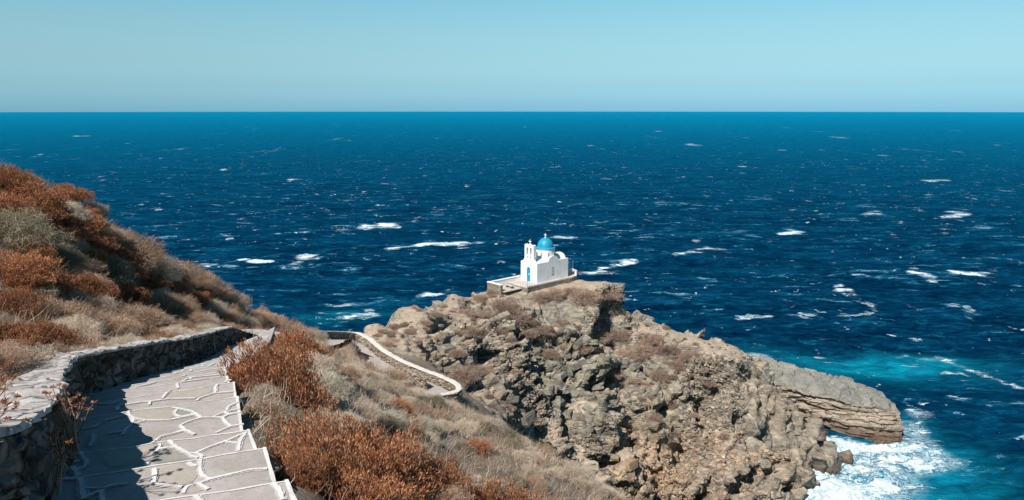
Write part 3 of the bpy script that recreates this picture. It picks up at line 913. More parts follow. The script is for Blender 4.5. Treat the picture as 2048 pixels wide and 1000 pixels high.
# ------------------------------------------------------------------ walls
def strip_wall(name, P, z_top, thick, height, mat, capmat, cap_over=0.03, cap_t=0.05, side=1, res=0.09, rough=0.035, seed=1, jit=1.0):
    """P: inner edge polyline (x,y) ; body on its left (side=1) or right (-1)"""
    P = np.asarray(P); n = len(P)
    d = np.gradient(P[:, :2], axis=0); d /= np.linalg.norm(d, axis=1)[:, None]
    nr = np.stack([-d[:, 1], d[:, 0]], 1) * side
    root = empty(name, (float(P[n // 2, 0]), float(P[n // 2, 1]), float(np.mean(z_top) - height)))
    rl = np.array(root.location)
    m = max(4, int(height / res))
    ring = [(0.0, -height + height * j / m) for j in range(m + 1)] + [(thick, -height + height * j / m) for j in range(m, -1, -1)]
    V = np.zeros((n, len(ring), 3))
    for j, (off, dz) in enumerate(ring):
        V[:, j, :2] = P[:, :2] + nr * off
        V[:, j, 2] = z_top + dz - 0.012
    Vf = V.reshape(-1, 3)
    v, pl, ed = facets(Vf * np.array([1, 1, 1.25]), 0.18, seed)
    outd = np.zeros((n, len(ring), 3))
    outd[:, :m + 1, :2] = -nr[:, None]; outd[:, m + 1:, :2] = nr[:, None]
    disp = (rough * 2 * (v - 0.4) + rough * 2.0 * pl - rough * 1.5 * np.exp(-(ed / 0.08) ** 2))
    Vf = Vf + outd.reshape(-1, 3) * disp[:, None]
    k = len(ring)
    idx = np.arange(n * k).reshape(n, k)
    F = np.stack([idx[:-1, :-1], idx[1:, :-1], idx[1:, 1:], idx[:-1, 1:]], -1).reshape(-1, 4)
    F = [list(f) for f in F] + [list(idx[0]), list(idx[-1][::-1])]
    link('stone_body', Vf - rl, F, mat, root)
    # cap
    r2 = np.random.default_rng(seed)
    offs = np.stack([np.full(n, -cap_over), np.full(n, -cap_over), np.full(n, -cap_over + .02), np.full(n, thick * .33), np.full(n, thick * .66), np.full(n, thick + cap_over - .02), np.full(n, thick + cap_over), np.full(n, thick + cap_over)], 1)
    offs[:, :3] += jit * 0.012 * r2.normal(size=(n, 1)); offs[:, 5:] += jit * 0.015 * r2.normal(size=(n, 1))
    zs = np.array([0, cap_t * .75, cap_t, cap_t * 1.1, cap_t * 1.1, cap_t, cap_t * .75, 0])
    C = np.zeros((n, 8, 3))
    for j in range(8):
        C[:, j, :2] = P[:, :2] + nr * offs[:, j:j + 1]
        C[:, j, 2] = z_top + zs[j] + (jit * 0.008 * r2.normal(size=n) if 0 < j < 7 else 0)
    idx = np.arange(n * 8).reshape(n, 8)
    F = [list(f) for f in np.stack([idx[:-1, :-1], idx[1:, :-1], idx[1:, 1:], idx[:-1, 1:]], -1).reshape(-1, 4)]
    F += [[idx[i, 7], idx[i + 1, 7], idx[i + 1, 0], idx[i, 0]] for i in range(n - 1)]
    F += [list(idx[0]), list(idx[-1][::-1])]
    link('cap', C.reshape(-1, 3) - rl, F, capmat, root)
    return root

# wall on the hill side of the steps
ext = [on_path(532, 672.5), on_path(562, 674)]
Lw = smooth_poly(np.vstack([L, np.array(ext)]), 210)
WALL_H = 0.62
zt = Lw[:, 2] + WALL_H
zt[-26:] -= np.linspace(0, 1, 26) ** 1.3 * .85
for _ in range(20): zt[1:-1] = 0.25 * zt[:-2] + .5 * zt[1:-1] + .25 * zt[2:]
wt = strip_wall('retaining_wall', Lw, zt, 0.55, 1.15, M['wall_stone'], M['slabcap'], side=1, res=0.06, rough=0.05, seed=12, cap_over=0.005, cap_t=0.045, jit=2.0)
tag(wt, 'long low rubble stone wall with pale whitewashed top along the left of the steps', 'stone wall')

# white capped wall round the lower bend
o = strip_wall('parapet_wall', LW, LW[:, 2] - 0.06, 0.31, 0.95, M['tan_stone'], M['lightcap'], side=1, res=0.12, rough=0.05, seed=21, jit=1.3)
tag(o, 'curving low wall with bright white top round the bend of the lower path', 'stone wall')
X, Y, F, nx, ny = grid(-18, 0, 40, 58, 0.14)
ld, lz, sd = poly_dist(X, Y, LW)
ok = (ld < np.where(Y > 48.5, 2.7, 1.8)) & (sd < 0)
Vp = np.stack([X, Y, lz - 0.62], 1)
Vp, Fp, used = prune(Vp, F, ok[F].all(1))
tag(link('walkway', Vp, Fp, M['paving']), kind='structure')
iw = resample(np.array([at(800, 729, 47.3), at(832, 746, 45.9), at(855, 758, 45.0)]), 24)
o = strip_wall('retaining_wall', iw, iw[:, 2] - 0.05, 0.22, 0.9, M['tan_stone'], M['tan_stone'], side=-1, res=0.12, rough=0.06, seed=27)
tag(o, 'short tumbledown stone wall on the brush side of the lower path bend', 'stone wall')

# ------------------------------------------------------------------ sea
def fft_field(Lsz, N, wind, wdir, seed, kmin=0.0):
    r = np.random.default_rng(seed)
    k1 = np.fft.fftfreq(N, Lsz / N) * 2 * PI
    KX, KY = np.meshgrid(k1, k1)
    K = np.hypot(KX, KY); K[0, 0] = 1e-6
    Lp = wind ** 2 / 9.81
    c = (KX * wdir[0] + KY * wdir[1]) / K
    Ph = np.exp(-1 / (K * Lp) ** 2) / K ** 4 * c ** 2 * np.exp(-(K * 0.25) ** 2)
    Ph[K < kmin] = 0
    h = (r.normal(size=(N, N)) + 1j * r.normal(size=(N, N))) * np.sqrt(Ph)
    hh = np.fft.ifft2(h)
    f = np.real(hh)
    # horizontal chop
    dx = np.real(np.fft.ifft2(-1j * KX / K * h)); dy = np.real(np.fft.ifft2(-1j * KY / K * h))
    s = f.std()
    return f / s, dx / s, dy / s
def samp(f, Lsz, x, y):
    N = f.shape[0]
    u = (x / Lsz * N) % N; v = (y / Lsz * N) % N
    i = np.floor(u).astype(int); j = np.floor(v).astype(int)
    a, b = u - i, v - j
    i2, j2 = (i + 1) % N, (j + 1) % N; i %= N; j %= N
    return f[j, i] * (1 - a) * (1 - b) + f[j, i2] * a * (1 - b) + f[j2, i] * (1 - a) * b + f[j2, i2] * a * b

RE = 6371000.0
nr_, nc_ = 1050, 1150
inv = np.linspace(1 / 46.0, 1 / 42000.0, nr_)
dist = 1 / inv
az = np.radians(np.linspace(-47, 47, nc_))
Dg, Ag = np.meshgrid(dist, az, indexing='ij')
sxg, syg = (Dg * np.sin(Ag)).ravel(), (Dg * np.cos(Ag)).ravel()
Dg = Dg.ravel()
hgt = np.zeros(len(sxg)); hx = np.zeros(len(sxg)); hy = np.zeros(len(sxg))
for (Lsz, wind, wdir, amp, seed, fade) in ((331.0, 9.5, (0.25, -0.97), 0.40, 5, 600.0), (97.0, 5.5, (-0.35, -0.94), 0.20, 6, 350.0), (37.0, 3.4, (0.55, -0.83), 0.10, 8, 180.0)):
    f, fx, fy = fft_field(Lsz, 256, wind, wdir, seed)
    fd = amp * np.exp(-(Dg / fade) ** 2 * 0.7)
    hgt += samp(f, Lsz, sxg, syg) * fd; hx += samp(fx, Lsz, sxg, syg) * fd; hy += samp(fy, Lsz, sxg, syg) * fd
crest = hgt.copy()
SV = np.stack([sxg + 0.9 * hx, syg + 0.9 * hy, hgt - Dg ** 2 / (2 * RE)], 1)
foam = np.zeros(len(sxg)); aer = np.zeros(len(sxg))
def blob(u, v, ru, rv, s, arr, tilt=0.0):
    p = atz(u, v, 0.0)
    k = 1500.0 / p[1]
    rx = 1.35 * ru / k; ry = max(rv * p[1] ** 2 / 72000.0, 0.35)
    dx = sxg - p[0]; dy = syg - p[1]
    ca, sa = math.cos(tilt), math.sin(tilt)
    a = dx * ca + dy * sa; b = -dx * sa + dy * ca
    arr += s * np.exp(-(a / rx) ** 2 - (b / ry) ** 2)
for q in [(765, 452, 40, 4, 1), (740, 455, 18, 3, 1), (786, 496, 20, 3, 1), (920, 489, 42, 4, .9), (855, 492, 22, 2, .9), (615, 520, 28, 8, .8), (715, 631, 42, 5, 1), (748, 626, 22, 5, .9), (690, 640, 18, 6, .7),
          (858, 592, 26, 3, 1), (1395, 497, 46, 5, 1), (1405, 485, 22, 4, .8), (1250, 528, 24, 4, .9), (1190, 544, 18, 4, 1), (1130, 476, 24, 3, .8), (1718, 632, 30, 5, 1.1), (1745, 618, 14, 10, .9),
          (1690, 582, 22, 7, 1.0), (1497, 636, 26, 5, .9), (1612, 632, 18, 6, .8), (1840, 555, 22, 7, .8), (1940, 548, 40, 4, .9), (1830, 677, 20, 6, .8), (1745, 427, 24, 3, .8), (1910, 432, 26, 4, .7),
          (1895, 467, 12, 4, .9), (1890, 362, 30, 2, .9), (1395, 290, 22, 1.5, .9), (590, 360, 22, 2, .8), (150, 271, 18, 1, .9), (1490, 333, 16, 1.5, .8), (540, 603, 20, 4, .7), (420, 528, 20, 5, .7),
          (310, 418, 22, 3, .6), (1940, 620, 10, 12, .7), (1590, 462, 14, 2, .6), (1330, 380, 16, 2, .6), (450, 340, 14, 2, .7), (60, 310, 16, 1.5, .7), (1650, 300, 16, 1.2, .7), (1000, 330, 16, 1.6, .6), (1180, 290, 14, 1.2, .7),
          (1560, 300, 20, 1.2, .6), (1780, 310, 20, 1.4, .6), (350, 300, 14, 1.2, .6), (700, 280, 14, 1.1, .6), (880, 275, 12, 1.0, .6), (1320, 262, 20, .8, .7), (2000, 290, 20, 1.1, .7), (240, 345, 18, 1.8, .6)]:
    for _ in range(5):
        blob(q[0] + q[2] * rng.normal() * .55, q[1] + q[3] * rng.normal() * .8, max(q[2] * rng.uniform(.16, .5), 4), max(q[3] * rng.uniform(.18, .42), .35), q[4] * rng.uniform(.6, 1.25), foam, rng.normal() * .12)
for ln in [[(1345, 508), (1375, 502), (1410, 492), (1445, 497)], [(1390, 482), (1405, 488), (1420, 494)], [(1685, 632), (1715, 634), (1745, 628), (1752, 618), (1740, 610), (1712, 604)], [(1672, 575), (1690, 588), (1725, 589)],
           [(722, 458), (745, 452), (770, 450), (800, 454)], [(770, 498), (800, 494), (835, 492), (870, 491)], [(890, 492), (920, 486), (960, 484)], [(585, 530), (610, 520), (632, 512)], [(1180, 548), (1200, 540), (1240, 530), (1270, 524)],
           [(1475, 638), (1500, 634), (1540, 638)], [(680, 640), (710, 632), (750, 628)], [(835, 594), (860, 590), (885, 590)], [(1900, 548), (1940, 550), (1970, 556)], [(1735, 425), (1770, 430)], [(1880, 436), (1930, 430)], [(1820, 550), (1845, 556), (1860, 566)],
           [(480, 520), (510, 528), (540, 526)], [(1560, 470), (1600, 466)], [(1105, 474), (1150, 476)], [(1600, 626), (1620, 634)], [(1880, 716), (1950, 742), (2040, 778)]]:
    pl_ = np.array([(a, c_, 0.0) for a, c_ in ln]); n_ = max(3, int(np.linalg.norm(np.diff(pl_, axis=0), axis=1).sum() / 6))
    for a, c_, _ in resample(pl_, n_):
        blob(a + rng.normal() * 2, c_ + rng.normal() * .8, rng.uniform(4, 9), rng.uniform(.8, 2.4), rng.uniform(.5, 1.4), foam)
for q in [(1690, 894, 30, 5, 1.1), (1655, 890, 22, 5, 1.0), (1650, 874, 34, 9, 1.3), (1690, 880, 30, 8, 1.2), (1740, 884, 40, 6, 1.1), (1640, 872, 30, 6, .8), (1700, 884, 40, 6, 1.0), (1765, 892, 40, 6, 1.0), (1640, 985, 60, 30, 1.5), (1690, 965, 60, 26, 1.4), (1640, 940, 40, 16, 1.0), (1590, 1000, 40, 20, 1.6), (1740, 930, 45, 26, 1.05), (1690, 885, 34, 14, 1.1), (1750, 885, 50, 12, 1.1), (1815, 885, 45, 14, .95), (1860, 900, 36, 10, .75),
          (1820, 850, 28, 12, .8), (1840, 830, 20, 10, .6), (1790, 965, 60, 26, .62), (1860, 930, 60, 16, .62), (1820, 1005, 60, 10, .62), (1700, 1030, 90, 30, 1.4), (1900, 915, 40, 10, .5), (1760, 905, 60, 20, .7),
          (1720, 1000, 80, 26, 1.0), (1800, 920, 70, 24, .6), (1840, 870, 26, 20, .7), (1770, 900, 40, 10, .6), (1660, 930, 50, 20, .8), (1510, 714, 40, 5, .9), (1560, 725, 40, 3, .6), (1485, 705, 22, 4, .7), (1880, 720, 50, 6, .5), (1950, 750, 60, 5, .42), (1800, 700, 40, 5, .4), (1190, 548, 30, 4, .6), (1500, 690, 30, 6, .5)]:
    blob(*q[:4], q[4] * 1.05, foam)
for q in [(1780, 735, 90, 22, .85), (1700, 735, 80, 14, .55), (1850, 720, 60, 10, .5), (1620, 715, 50, 8, .5), (1740, 960, 90, 50, .9), (1840, 910, 90, 30, .8), (1830, 850, 30, 22, .6), (1680, 890, 50, 20, .8), (1900, 940, 80, 30, .45), (1880, 1000, 100, 30, .6),
          (1700, 1040, 140, 40, .9), (1790, 900, 120, 50, .7), (1850, 980, 150, 40, .45), (1760, 745, 160, 26, .45), (1900, 730, 90, 14, .35), (720, 630, 60, 10, .45), (640, 640, 40, 14, .3), (1500, 700, 50, 14, .5)]:
    blob(*q, aer)
aer = np.clip(aer, 0, 1)
cs = crest / (0.40 * np.exp(-(Dg / 600.0) ** 2 * 0.7) + .05)
brk = np.clip(0.75 + 0.6 * cs, 0.1, 1.6)
offsh = np.clip((Dg - 118) / 20, 0, 1)
foam = foam * (1 - offsh) + foam * brk * offsh
fm = np.clip((foam - .55) / .8, 0, 1) * (Dg < 140)
F3 = np.stack([sxg, syg, 0 * sxg], 1)
SV[:, 2] += fm * (0.35 * fbm(F3 * .35, 4, 17) + 0.25 * np.abs(fbm(F3 * 1.1, 3, 19)) + .1)
idx = np.arange(nr_ * nc_).reshape(nr_, nc_)
SF = np.stack([idx[:-1, :-1], idx[:-1, 1:], idx[1:, 1:], idx[1:, :-1]], -1).reshape(-1, 4)

def m_sea():
    t = NT('sea_water')
    g = t.n('ShaderNodeNewGeometry')
    def pos(sx, sy, rot=0.0):
        mp = t.n('ShaderNodeMapping'); mp.inputs['Scale'].default_value = (sx, sy, 1); mp.inputs['Rotation'].default_value = (0, 0, rot)
        t.l(g.outputs['Position'], mp.inputs[0]); return mp.outputs[0]
    sp = t.n('ShaderNodeSeparateXYZ'); t.l(g.outputs['Position'], sp.inputs[0])
    rad = t.math('SQRT', t.math('ADD', t.math('MULTIPLY', sp.outputs['X'], sp.outputs['X']), t.math('MULTIPLY', sp.outputs['Y'], sp.outputs['Y'])))
    lr = t.math('LOGARITHM', rad, 10.0)                       # 2 at 100 m, 3 at 1 km offshore
    def band(a, b, c, d):
        return t.ramp(t.math('MULTIPLY_ADD', lr, 0.3333, -0.4), [((a - 1.2) / 3, 0.0), ((b - 1.2) / 3, 1.0), ((c - 1.2) / 3, 1.0), ((d - 1.2) / 3, 0.0)])
    big = t.noise(pos(0.004, 0.012), 1.0, 4, 0.6)
    mid = t.noise(pos(0.045, 0.11, 0.12), 1.0, 7, 0.70, 0.4)
    sml = t.noise(pos(0.30, 0.75, 0.1), 1.0, 6, 0.68, 0.4)
    far = t.noise(pos(0.010, 0.012, 0.05), 1.0, 6, 0.7, 0.3)
    base = t.ramp(t.math('MULTIPLY_ADD', sml, 0.45, t.math('MULTIPLY', mid, 0.55)), [(0.36, (0.0002, 0.0045, 0.019)), (0.455, (0.0004, 0.0135, 0.041)), (0.54, (0.001, 0.032, 0.078)), (0.64, (0.004, 0.085, 0.155))])  # wave shading put into the colour, light and dark along the bump noise
    base = t.mix(t.math('MULTIPLY', t.ramp(big, [(0.45, 0.0), (0.65, 1.0)]), 0.35), base, (0.001, 0.040, 0.092))
    aerv = t.attr('aerated')
    af = t.math('MULTIPLY', aerv, t.ramp(t.noise(pos(0.16, 0.3, 0.2), 1.0, 5, 0.65, 0.6), [(0.3, 0.25), (0.65, 1.0)]), clamp=True)
    base = t.mix(af, base, (0.003, 0.225, 0.325))
    fv = t.attr('foam')
    fn1 = t.noise(pos(0.40, 0.65, 0.25), 1.0, 7, 0.74, 1.3)
    fn2 = t.noise(pos(1.5, 2.4, -0.2), 1.0, 6, 0.75, 1.4)
    fn0 = t.noise(pos(0.12, 0.30, 0.1), 1.0, 5, 0.7, 0.8)
    lace = t.math('SUBTRACT', 1.0, t.math('ABSOLUTE', t.math('MULTIPLY', t.math('SUBTRACT', fn1, 0.5), 9.0)))
    lace2 = t.math('SUBTRACT', 1.0, t.math('ABSOLUTE', t.math('MULTIPLY', t.math('SUBTRACT', t.noise(pos(0.9, 1.3, 0.5), 1.0, 5, 0.7, 1.0), 0.5), 8.0)))
    nz = t.math('ADD', t.math('MULTIPLY', t.math('SUBTRACT', fn2, 0.5), 1.7), t.math('ADD', t.math('MULTIPLY', t.math('SUBTRACT', fn1, 0.5), 2.2), t.math('MULTIPLY', t.math('SUBTRACT', fn0, 0.5), 2.8)))
    nz = t.math('MULTIPLY', nz, 1.7)
    fsum = t.math('ADD', t.math('MULTIPLY', fv, 0.62), nz)
    gate = t.ramp(fv, [(0.10, 0.0), (0.40, 1.0)])
    hard = t.math('MULTIPLY', t.ramp(fsum, [(0.72, 0.0), (1.05, 1.0)]), gate)
    lacef = t.math('MULTIPLY', t.ramp(t.math('MAXIMUM', lace, t.math('MULTIPLY', lace2, 0.8)), [(0.5, 0.0), (0.98, 0.6)]), t.ramp(fv, [(0.25, 0.0), (0.7, 1.0)]))
    crv = t.attr('crest')
    w1 = t.noise(pos(0.09, 0.22, 0.1), 1.0, 7, 0.68, 0.5)
    w2 = t.noise(pos(0.075, 0.05, 0.1), 1.0, 7, 0.70, 0.4)
    w3 = t.noise(pos(0.03, 0.005, 0.0), 1.0, 6, 0.75, 0.2)
    wp = t.ramp(t.noise(pos(0.006, 0.010, 0.3), 1.0, 4, 0.6, 0.5), [(0.40, 0.0), (0.62, 1.0)])
    capn = t.math('MULTIPLY', t.ramp(t.math('ADD', t.math('MULTIPLY', crv, 0.07), w1), [(0.635, 0.0), (0.67, 0.9)]), t.ramp(fn2, [(0.42, 0.0), (0.58, 1.0)]))
    capn = t.math('MULTIPLY', capn, band(1.2, 1.5, 2.45, 2.8))
    capm = t.math('MULTIPLY', t.math('MULTIPLY', t.ramp(w2, [(0.635, 0.0), (0.67, 0.8)]), t.ramp(fn0, [(0.40, 0.2), (0.6, 1.0)])), band(2.25, 2.55, 2.95, 3.3))
    capf = t.math('MULTIPLY', t.ramp(w3, [(0.635, 0.0), (0.70, 0.5)]), band(2.8, 3.1, 3.9, 4.1))
    fk = t.noise(pos(0.22, 0.20, 0.1), 1.0, 4, 0.65, 0.5)
    capk = t.math('MULTIPLY', t.ramp(fk, [(0.66, 0.0), (0.70, 0.9)]), band(1.9, 2.1, 2.8, 3.0))
    capn = t.math('MAXIMUM', capn, capk)
    caps = t.math('MULTIPLY', t.math('MAXIMUM', capn, t.math('MAXIMUM', capm, capf)), t.math('MULTIPLY_ADD', wp, 0.8, 0.2))
    streak = t.math('MULTIPLY', t.ramp(t.noise(pos(0.07, 0.55, 0.15), 1.0, 7, 0.75, 0.6), [(0.54, 0.0), (0.72, 0.55)]), t.ramp(w1, [(0.44, 0.0), (0.62, 1.0)]))
    fo = t.math('MAXIMUM', hard, t.math('MAXIMUM', lacef, caps))
    base = t.mix(streak, base, (0.012, 0.16, 0.27))
    halo = t.math('MULTIPLY', t.ramp(t.math('ADD', fsum, t.math('MULTIPLY', nz, -0.45)), [(0.25, 0.0), (0.8, 0.7)]), t.ramp(fv, [(0.05, 0.0), (0.35, 1.0)]))
    halo = t.math('MAXIMUM', halo, t.math('MULTIPLY', t.ramp(t.math('ADD', t.math('MULTIPLY', crv, 0.07), w1), [(0.56, 0.0), (0.66, 0.5)]), band(1.2, 1.5, 2.5, 2.9)))
    base = t.mix(halo, base, (0.008, 0.17, 0.28))
    fcol = t.mix(t.ramp(fn1, [(0.35, 0.0), (0.6, 1.0)]), (0.42, 0.62, 0.68), (0.84, 0.88, 0.89))
    c = t.mix(fo, base, fcol)
    b1 = t.n('ShaderNodeBump'); b1.inputs['Strength'].default_value = 0.7; b1.inputs['Distance'].default_value = 0.7; t.l(sml, b1.inputs['Height'])
    b2 = t.n('ShaderNodeBump'); b2.inputs['Strength'].default_value = 0.6; b2.inputs['Distance'].default_value = 2.6; t.l(mid, b2.inputs['Height']); t.l(b1.outputs[0], b2.inputs['Normal'])
    df = t.n('ShaderNodeBsdfDiffuse'); t.l(c, df.inputs['Color']); t.l(b2.outputs[0], df.inputs['Normal'])
    gl = t.n('ShaderNodeBsdfGlossy'); gl.inputs['Color'].default_value = (0.015, 0.74, 0.97, 1); gl.inputs['Roughness'].default_value = 0.3
    t.l(b2.outputs[0], gl.inputs['Normal'])
    fr = t.n('ShaderNodeFresnel'); fr.inputs['IOR'].default_value = 1.02
    upn = t.n('ShaderNodeCombineXYZ'); upn.inputs[2].default_value = 1.0; t.l(upn.outputs[0], fr.inputs['Normal'])
    f2 = t.n('ShaderNodeFresnel'); f2.inputs['IOR'].default_value = 1.33; t.l(b2.outputs[0], f2.inputs['Normal'])
    fac = t.math('ADD', t.math('MULTIPLY', t.math('POWER', fr.outputs[0], 1.08), 1.0), t.math('MULTIPLY', f2.outputs[0], 0.05), clamp=True)
    fac = t.math('MULTIPLY', fac, t.math('SUBTRACT', 1.0, t.math('MULTIPLY', fo, 0.8)))
    ms = t.n('ShaderNodeMixShader'); t.l(fac, ms.inputs[0]); t.l(df.outputs[0], ms.inputs[1]); t.l(gl.outputs[0], ms.inputs[2])
    t.l(ms.outputs[0], t.out.inputs[0])
    return t.m
def SEA():
    o = link('sea', SV, SF, m_sea(), smooth=True)
    tag(o, kind='structure')
    attr(o, 'foam', foam); attr(o, 'aerated', aer); attr(o, 'crest', crest)
SEA()

# ------------------------------------------------------------------ tilted rock shelf
def build_slab():
    Bk = resample(np.array([at(1462, 701, 121), at(1560, 722, 119), at(1640, 742, 117), at(1700, 757, 115), at(1765, 784, 111), at(1788, 806, 107.4)]), 170)
    Fr = resample(np.array([at(1530, 752, 112.5), at(1608, 788, 109.3), at(1652, 793, 108.6), at(1716, 811, 107.2), at(1752, 812, 106.8), at(1790, 826, 106.2)]), 170)
    Wt = resample(np.array([at(1535, 800, 110), atz(1610, 828, .9), atz(1660, 852, .3), atz(1700, 864, .1), atz(1760, 874, .1), atz(1800, 875, .1)]), 170)
    n = 170
    rows = []
    bb = Bk.copy(); bb[:, 1] += 2.5; bb[:, 0] += 0.8; bb[:, 2] = -2
    for t in np.linspace(0, 1, 14)[:-1]: rows.append(bb * (1 - t) + Bk * t)
    for t in np.linspace(0, 1, 44)[:-1]:
        p = Bk * (1 - t) + Fr * t; p[:, 2] += 0.25 * math.sin(PI * t); rows.append(p)
    for t in np.linspace(0, 1, 46):
        p = Fr * (1 - t) + Wt * t
        rows.append(p)
    low = Wt.copy(); low[:, 2] = -2.5; low[:, 1] -= 0.5
    for t in np.linspace(0, 1, 16)[1:]: rows.append(Wt * (1 - t) + low * t)
    G = np.stack(rows, 1)
    k = G.shape[1]
    # round the seaward end
    e = np.clip((np.arange(n) - (n - 14)) / 14.0, 0, 1)
    N = np.cross(np.gradient(G, axis=0), np.gradient(G, axis=1)); N /= np.linalg.norm(N, axis=-1, keepdims=True)
    P = G.reshape(-1, 3); Nf = N.reshape(-1, 3)
    if Nf[(n // 2) * k + 30, 2] < 0: Nf = -Nf
    topm = np.tile(np.clip((57.5 - np.arange(k)) / 3.0, 0, 1) * (np.arange(k) > 9), n)
    # bedding: alternating hard and soft layers
    zz = P[:, 2] + 0.06 * P[:, 0] + 0.25 * fbm(P * 0.3, 3, 5)
    ly = zz * 1.9
    hv = h01(np.floor(ly).astype(np.int64), np.zeros(len(ly), np.int64), np.zeros(len(ly), np.int64), 9)
    v, pl, ed = facets(P * np.array([0.45, 0.45, 2.4]), 0.8, 61)
    side = -0.25 + 0.85 * (hv - 0.5) + 0.55 * (v - 0.5) + 0.3 * pl + 0.3 * fbm(P * 0.6, 4, 62)
    v2, pl2, ed2 = facets(P * np.array([0.62, 0.5, 0.2]) + 0.25 * np.stack([fbm(P * .7, 2, 64), fbm(P * .7, 2, 65), 0 * P[:, 0]], 1), 1.3, 63)
    top = 0.16 * (v2 - 0.5) + 0.18 * pl2 - 0.42 * np.exp(-(ed2 / 0.10) ** 2) + 0.10 * fbm(P * 0.8, 3, 66)
    P = P + Nf * (top * topm + side * (1 - topm))[:, None]
    ctr = P.reshape(n, k, 3).mean(1)
    idx = np.arange(n * k).reshape(n, k)
    F = [list(f) for f in np.stack([idx[:-1, :-1], idx[1:, :-1], idx[1:, 1:], idx[:-1, 1:]], -1).reshape(-1, 4)]
    P = P.tolist()
    # seaward end: rows shrinking to a rough nose
    ring = np.array(P)[idx[-1]]
    last = list(idx[-1])
    c = ring.mean(0) + np.array([0.2, -0.1, -0.4])
    for sidx, (sc, ox) in enumerate(((0.93, 0.1), (0.8, 0.3), (0.55, 0.4), (0.25, 0.45))):
        rr = c + (ring - c) * sc + np.array([ox, -0.1 * ox, 0])
        hv2 = h01(np.floor((rr[:, 2] + .06 * rr[:, 0]) * 1.9).astype(np.int64), np.zeros(len(rr), np.int64), np.zeros(len(rr), np.int64), 9)
        rr[:, 0] += 0.5 * (hv2 - 0.5) + 0.15 * rng.normal(size=len(rr))
        b = len(P); P.extend(rr.tolist()); cur = list(range(b, b + k))
        F += [[last[i], cur[i], cur[i + 1], last[i + 1]] for i in range(k - 1)]
        last = cur
    F.append(last)
    P = np.array(P)
    o0 = np.array([P[:, 0].mean(), P[:, 1].mean(), 0.0])
    o = link('rock_shelf', P - o0, F, M['slab'])
    o.location = o0
    tf = np.zeros(len(P)); tf[:len(topm)] = topm; attr(o, 'top_face', tf)
    bm = bmesh.new(); bm.from_mesh(o.data); bmesh.ops.recalc_face_normals(bm, faces=bm.faces); bm.to_mesh(o.data); bm.free()
    tag(o, 'long flat topped rock shelf with banded brown side running out into the surf', 'rock')
build_slab()

# ------------------------------------------------------------------ boulders
def boulder_mesh(name, seed, r):
    q = np.random.default_rng(seed)
    bm = bmesh.new()
    pts = q.normal(size=(26, 3)); pts /= np.linalg.norm(pts, axis=1)[:, None]
    pts *= np.array([1.0, 0.8, 0.65]) * (0.8 + 0.35 * q.random((26, 1)))
    for p in pts: bm.verts.new(p * r)
    res = bmesh.ops.convex_hull(bm, input=bm.verts)
    bmesh.ops.delete(bm, geom=[g for g in res['geom_interior'] if isinstance(g, bmesh.types.BMVert)], context='VERTS')
    bmesh.ops.dissolve_limit(bm, angle_limit=0.25, verts=bm.verts, edges=bm.edges)
    bmesh.ops.bevel(bm, geom=list(bm.edges), offset=r * 0.05, segments=1, affect='EDGES')
    bmesh.ops.triangulate(bm, faces=bm.faces)
    bmesh.ops.subdivide_edges(bm, edges=bm.edges, cuts=2, use_grid_fill=True)
    P = np.array([v.co[:] for v in bm.verts])
    dn = 0.06 * r * fbm(P / r * 2.2 + seed, 4, seed)
    for v, d in zip(bm.verts, dn):
        v.co += v.co.normalized() * float(d)
    me = bpy.data.meshes.new(name); bm.to_mesh(me); bm.free()
    me.materials.append(M['rock'])
    for nm in ('green', 'warm', 'soil'):
        a = me.attributes.new(nm, 'FLOAT', 'POINT')
        a.data.foreach_set('value', np.full(len(me.vertices), {'green': 0.25 if seed % 2 else 0.0, 'warm': 0.5 if seed % 3 == 0 else 0.05, 'soil': 0.0}[nm], dtype=np.float32))
    return me
BMESH = [boulder_mesh('boulder', s, 1.0) for s in range(1, 7)]
def put_boulder(p, r, k, rz, label, group=None, tilt=0.0):
    o = bpy.data.objects.new('boulder', BMESH[k % 6]); COL.objects.link(o)
    o.location = p; o.scale = (r, r, r); o.rotation_euler = (tilt, tilt * 0.6, rz)
    return tag(o, label, 'boulder', group)
def head_pt(u, v, sink=0.2, r=1.0):
    h = cast(u, v)
    if h is None: return None
    p = h[0].copy(); p.z -= sink * r
    return p
for (u, v, r, k, lab) in [(1531, 922, 1.05, 0, 'pale angular boulder standing upright at the foot of the cliff above the surf'), (1590, 862, 0.9, 1, 'squarish boulder wedged above the rounded brown rock face'),
                          (1568, 905, 1.0, 2, 'long brown boulder lying against the rounded rock face'), (1512, 896, 0.85, 3, 'grey boulder just above the pale upright boulder'),
                          (1395, 965, 1.3, 4, 'large tan boulder under the orange cliff face'), (1445, 985, 0.95, 5, 'flat tan boulder at the lower edge of the picture below the cliff'),
                          (1365, 790, 0.9, 1, 'pale block perched on the upper right of the cliff face'), (1315, 660, 0.7, 2, 'dark leaning block on the ridge in the shade of the chapel rock'),
                          (1238, 575, 0.8, 4, 'flat pale block at the right end of the chapel hilltop'), (1490, 935, 0.9, 1, 'brown boulder left of the pale upright boulder')]:
    p = head_pt(u, v, 0.45, r)
    if p: put_boulder(p, r, k, u * 0.37, lab, None, 0.25)
pw = atz(1693, 915, 0.1)
put_boulder(pw, 1.7, 4, 0.6, 'dark wet boulder awash in white foam beside the rounded rock', None)
pw = atz(1612, 975, 0.2); put_boulder(pw, 1.0, 2, 2.1, 'wet brown boulder at the waterline under the rounded rock face', None)
br = np.random.default_rng(31)
cnt = 0
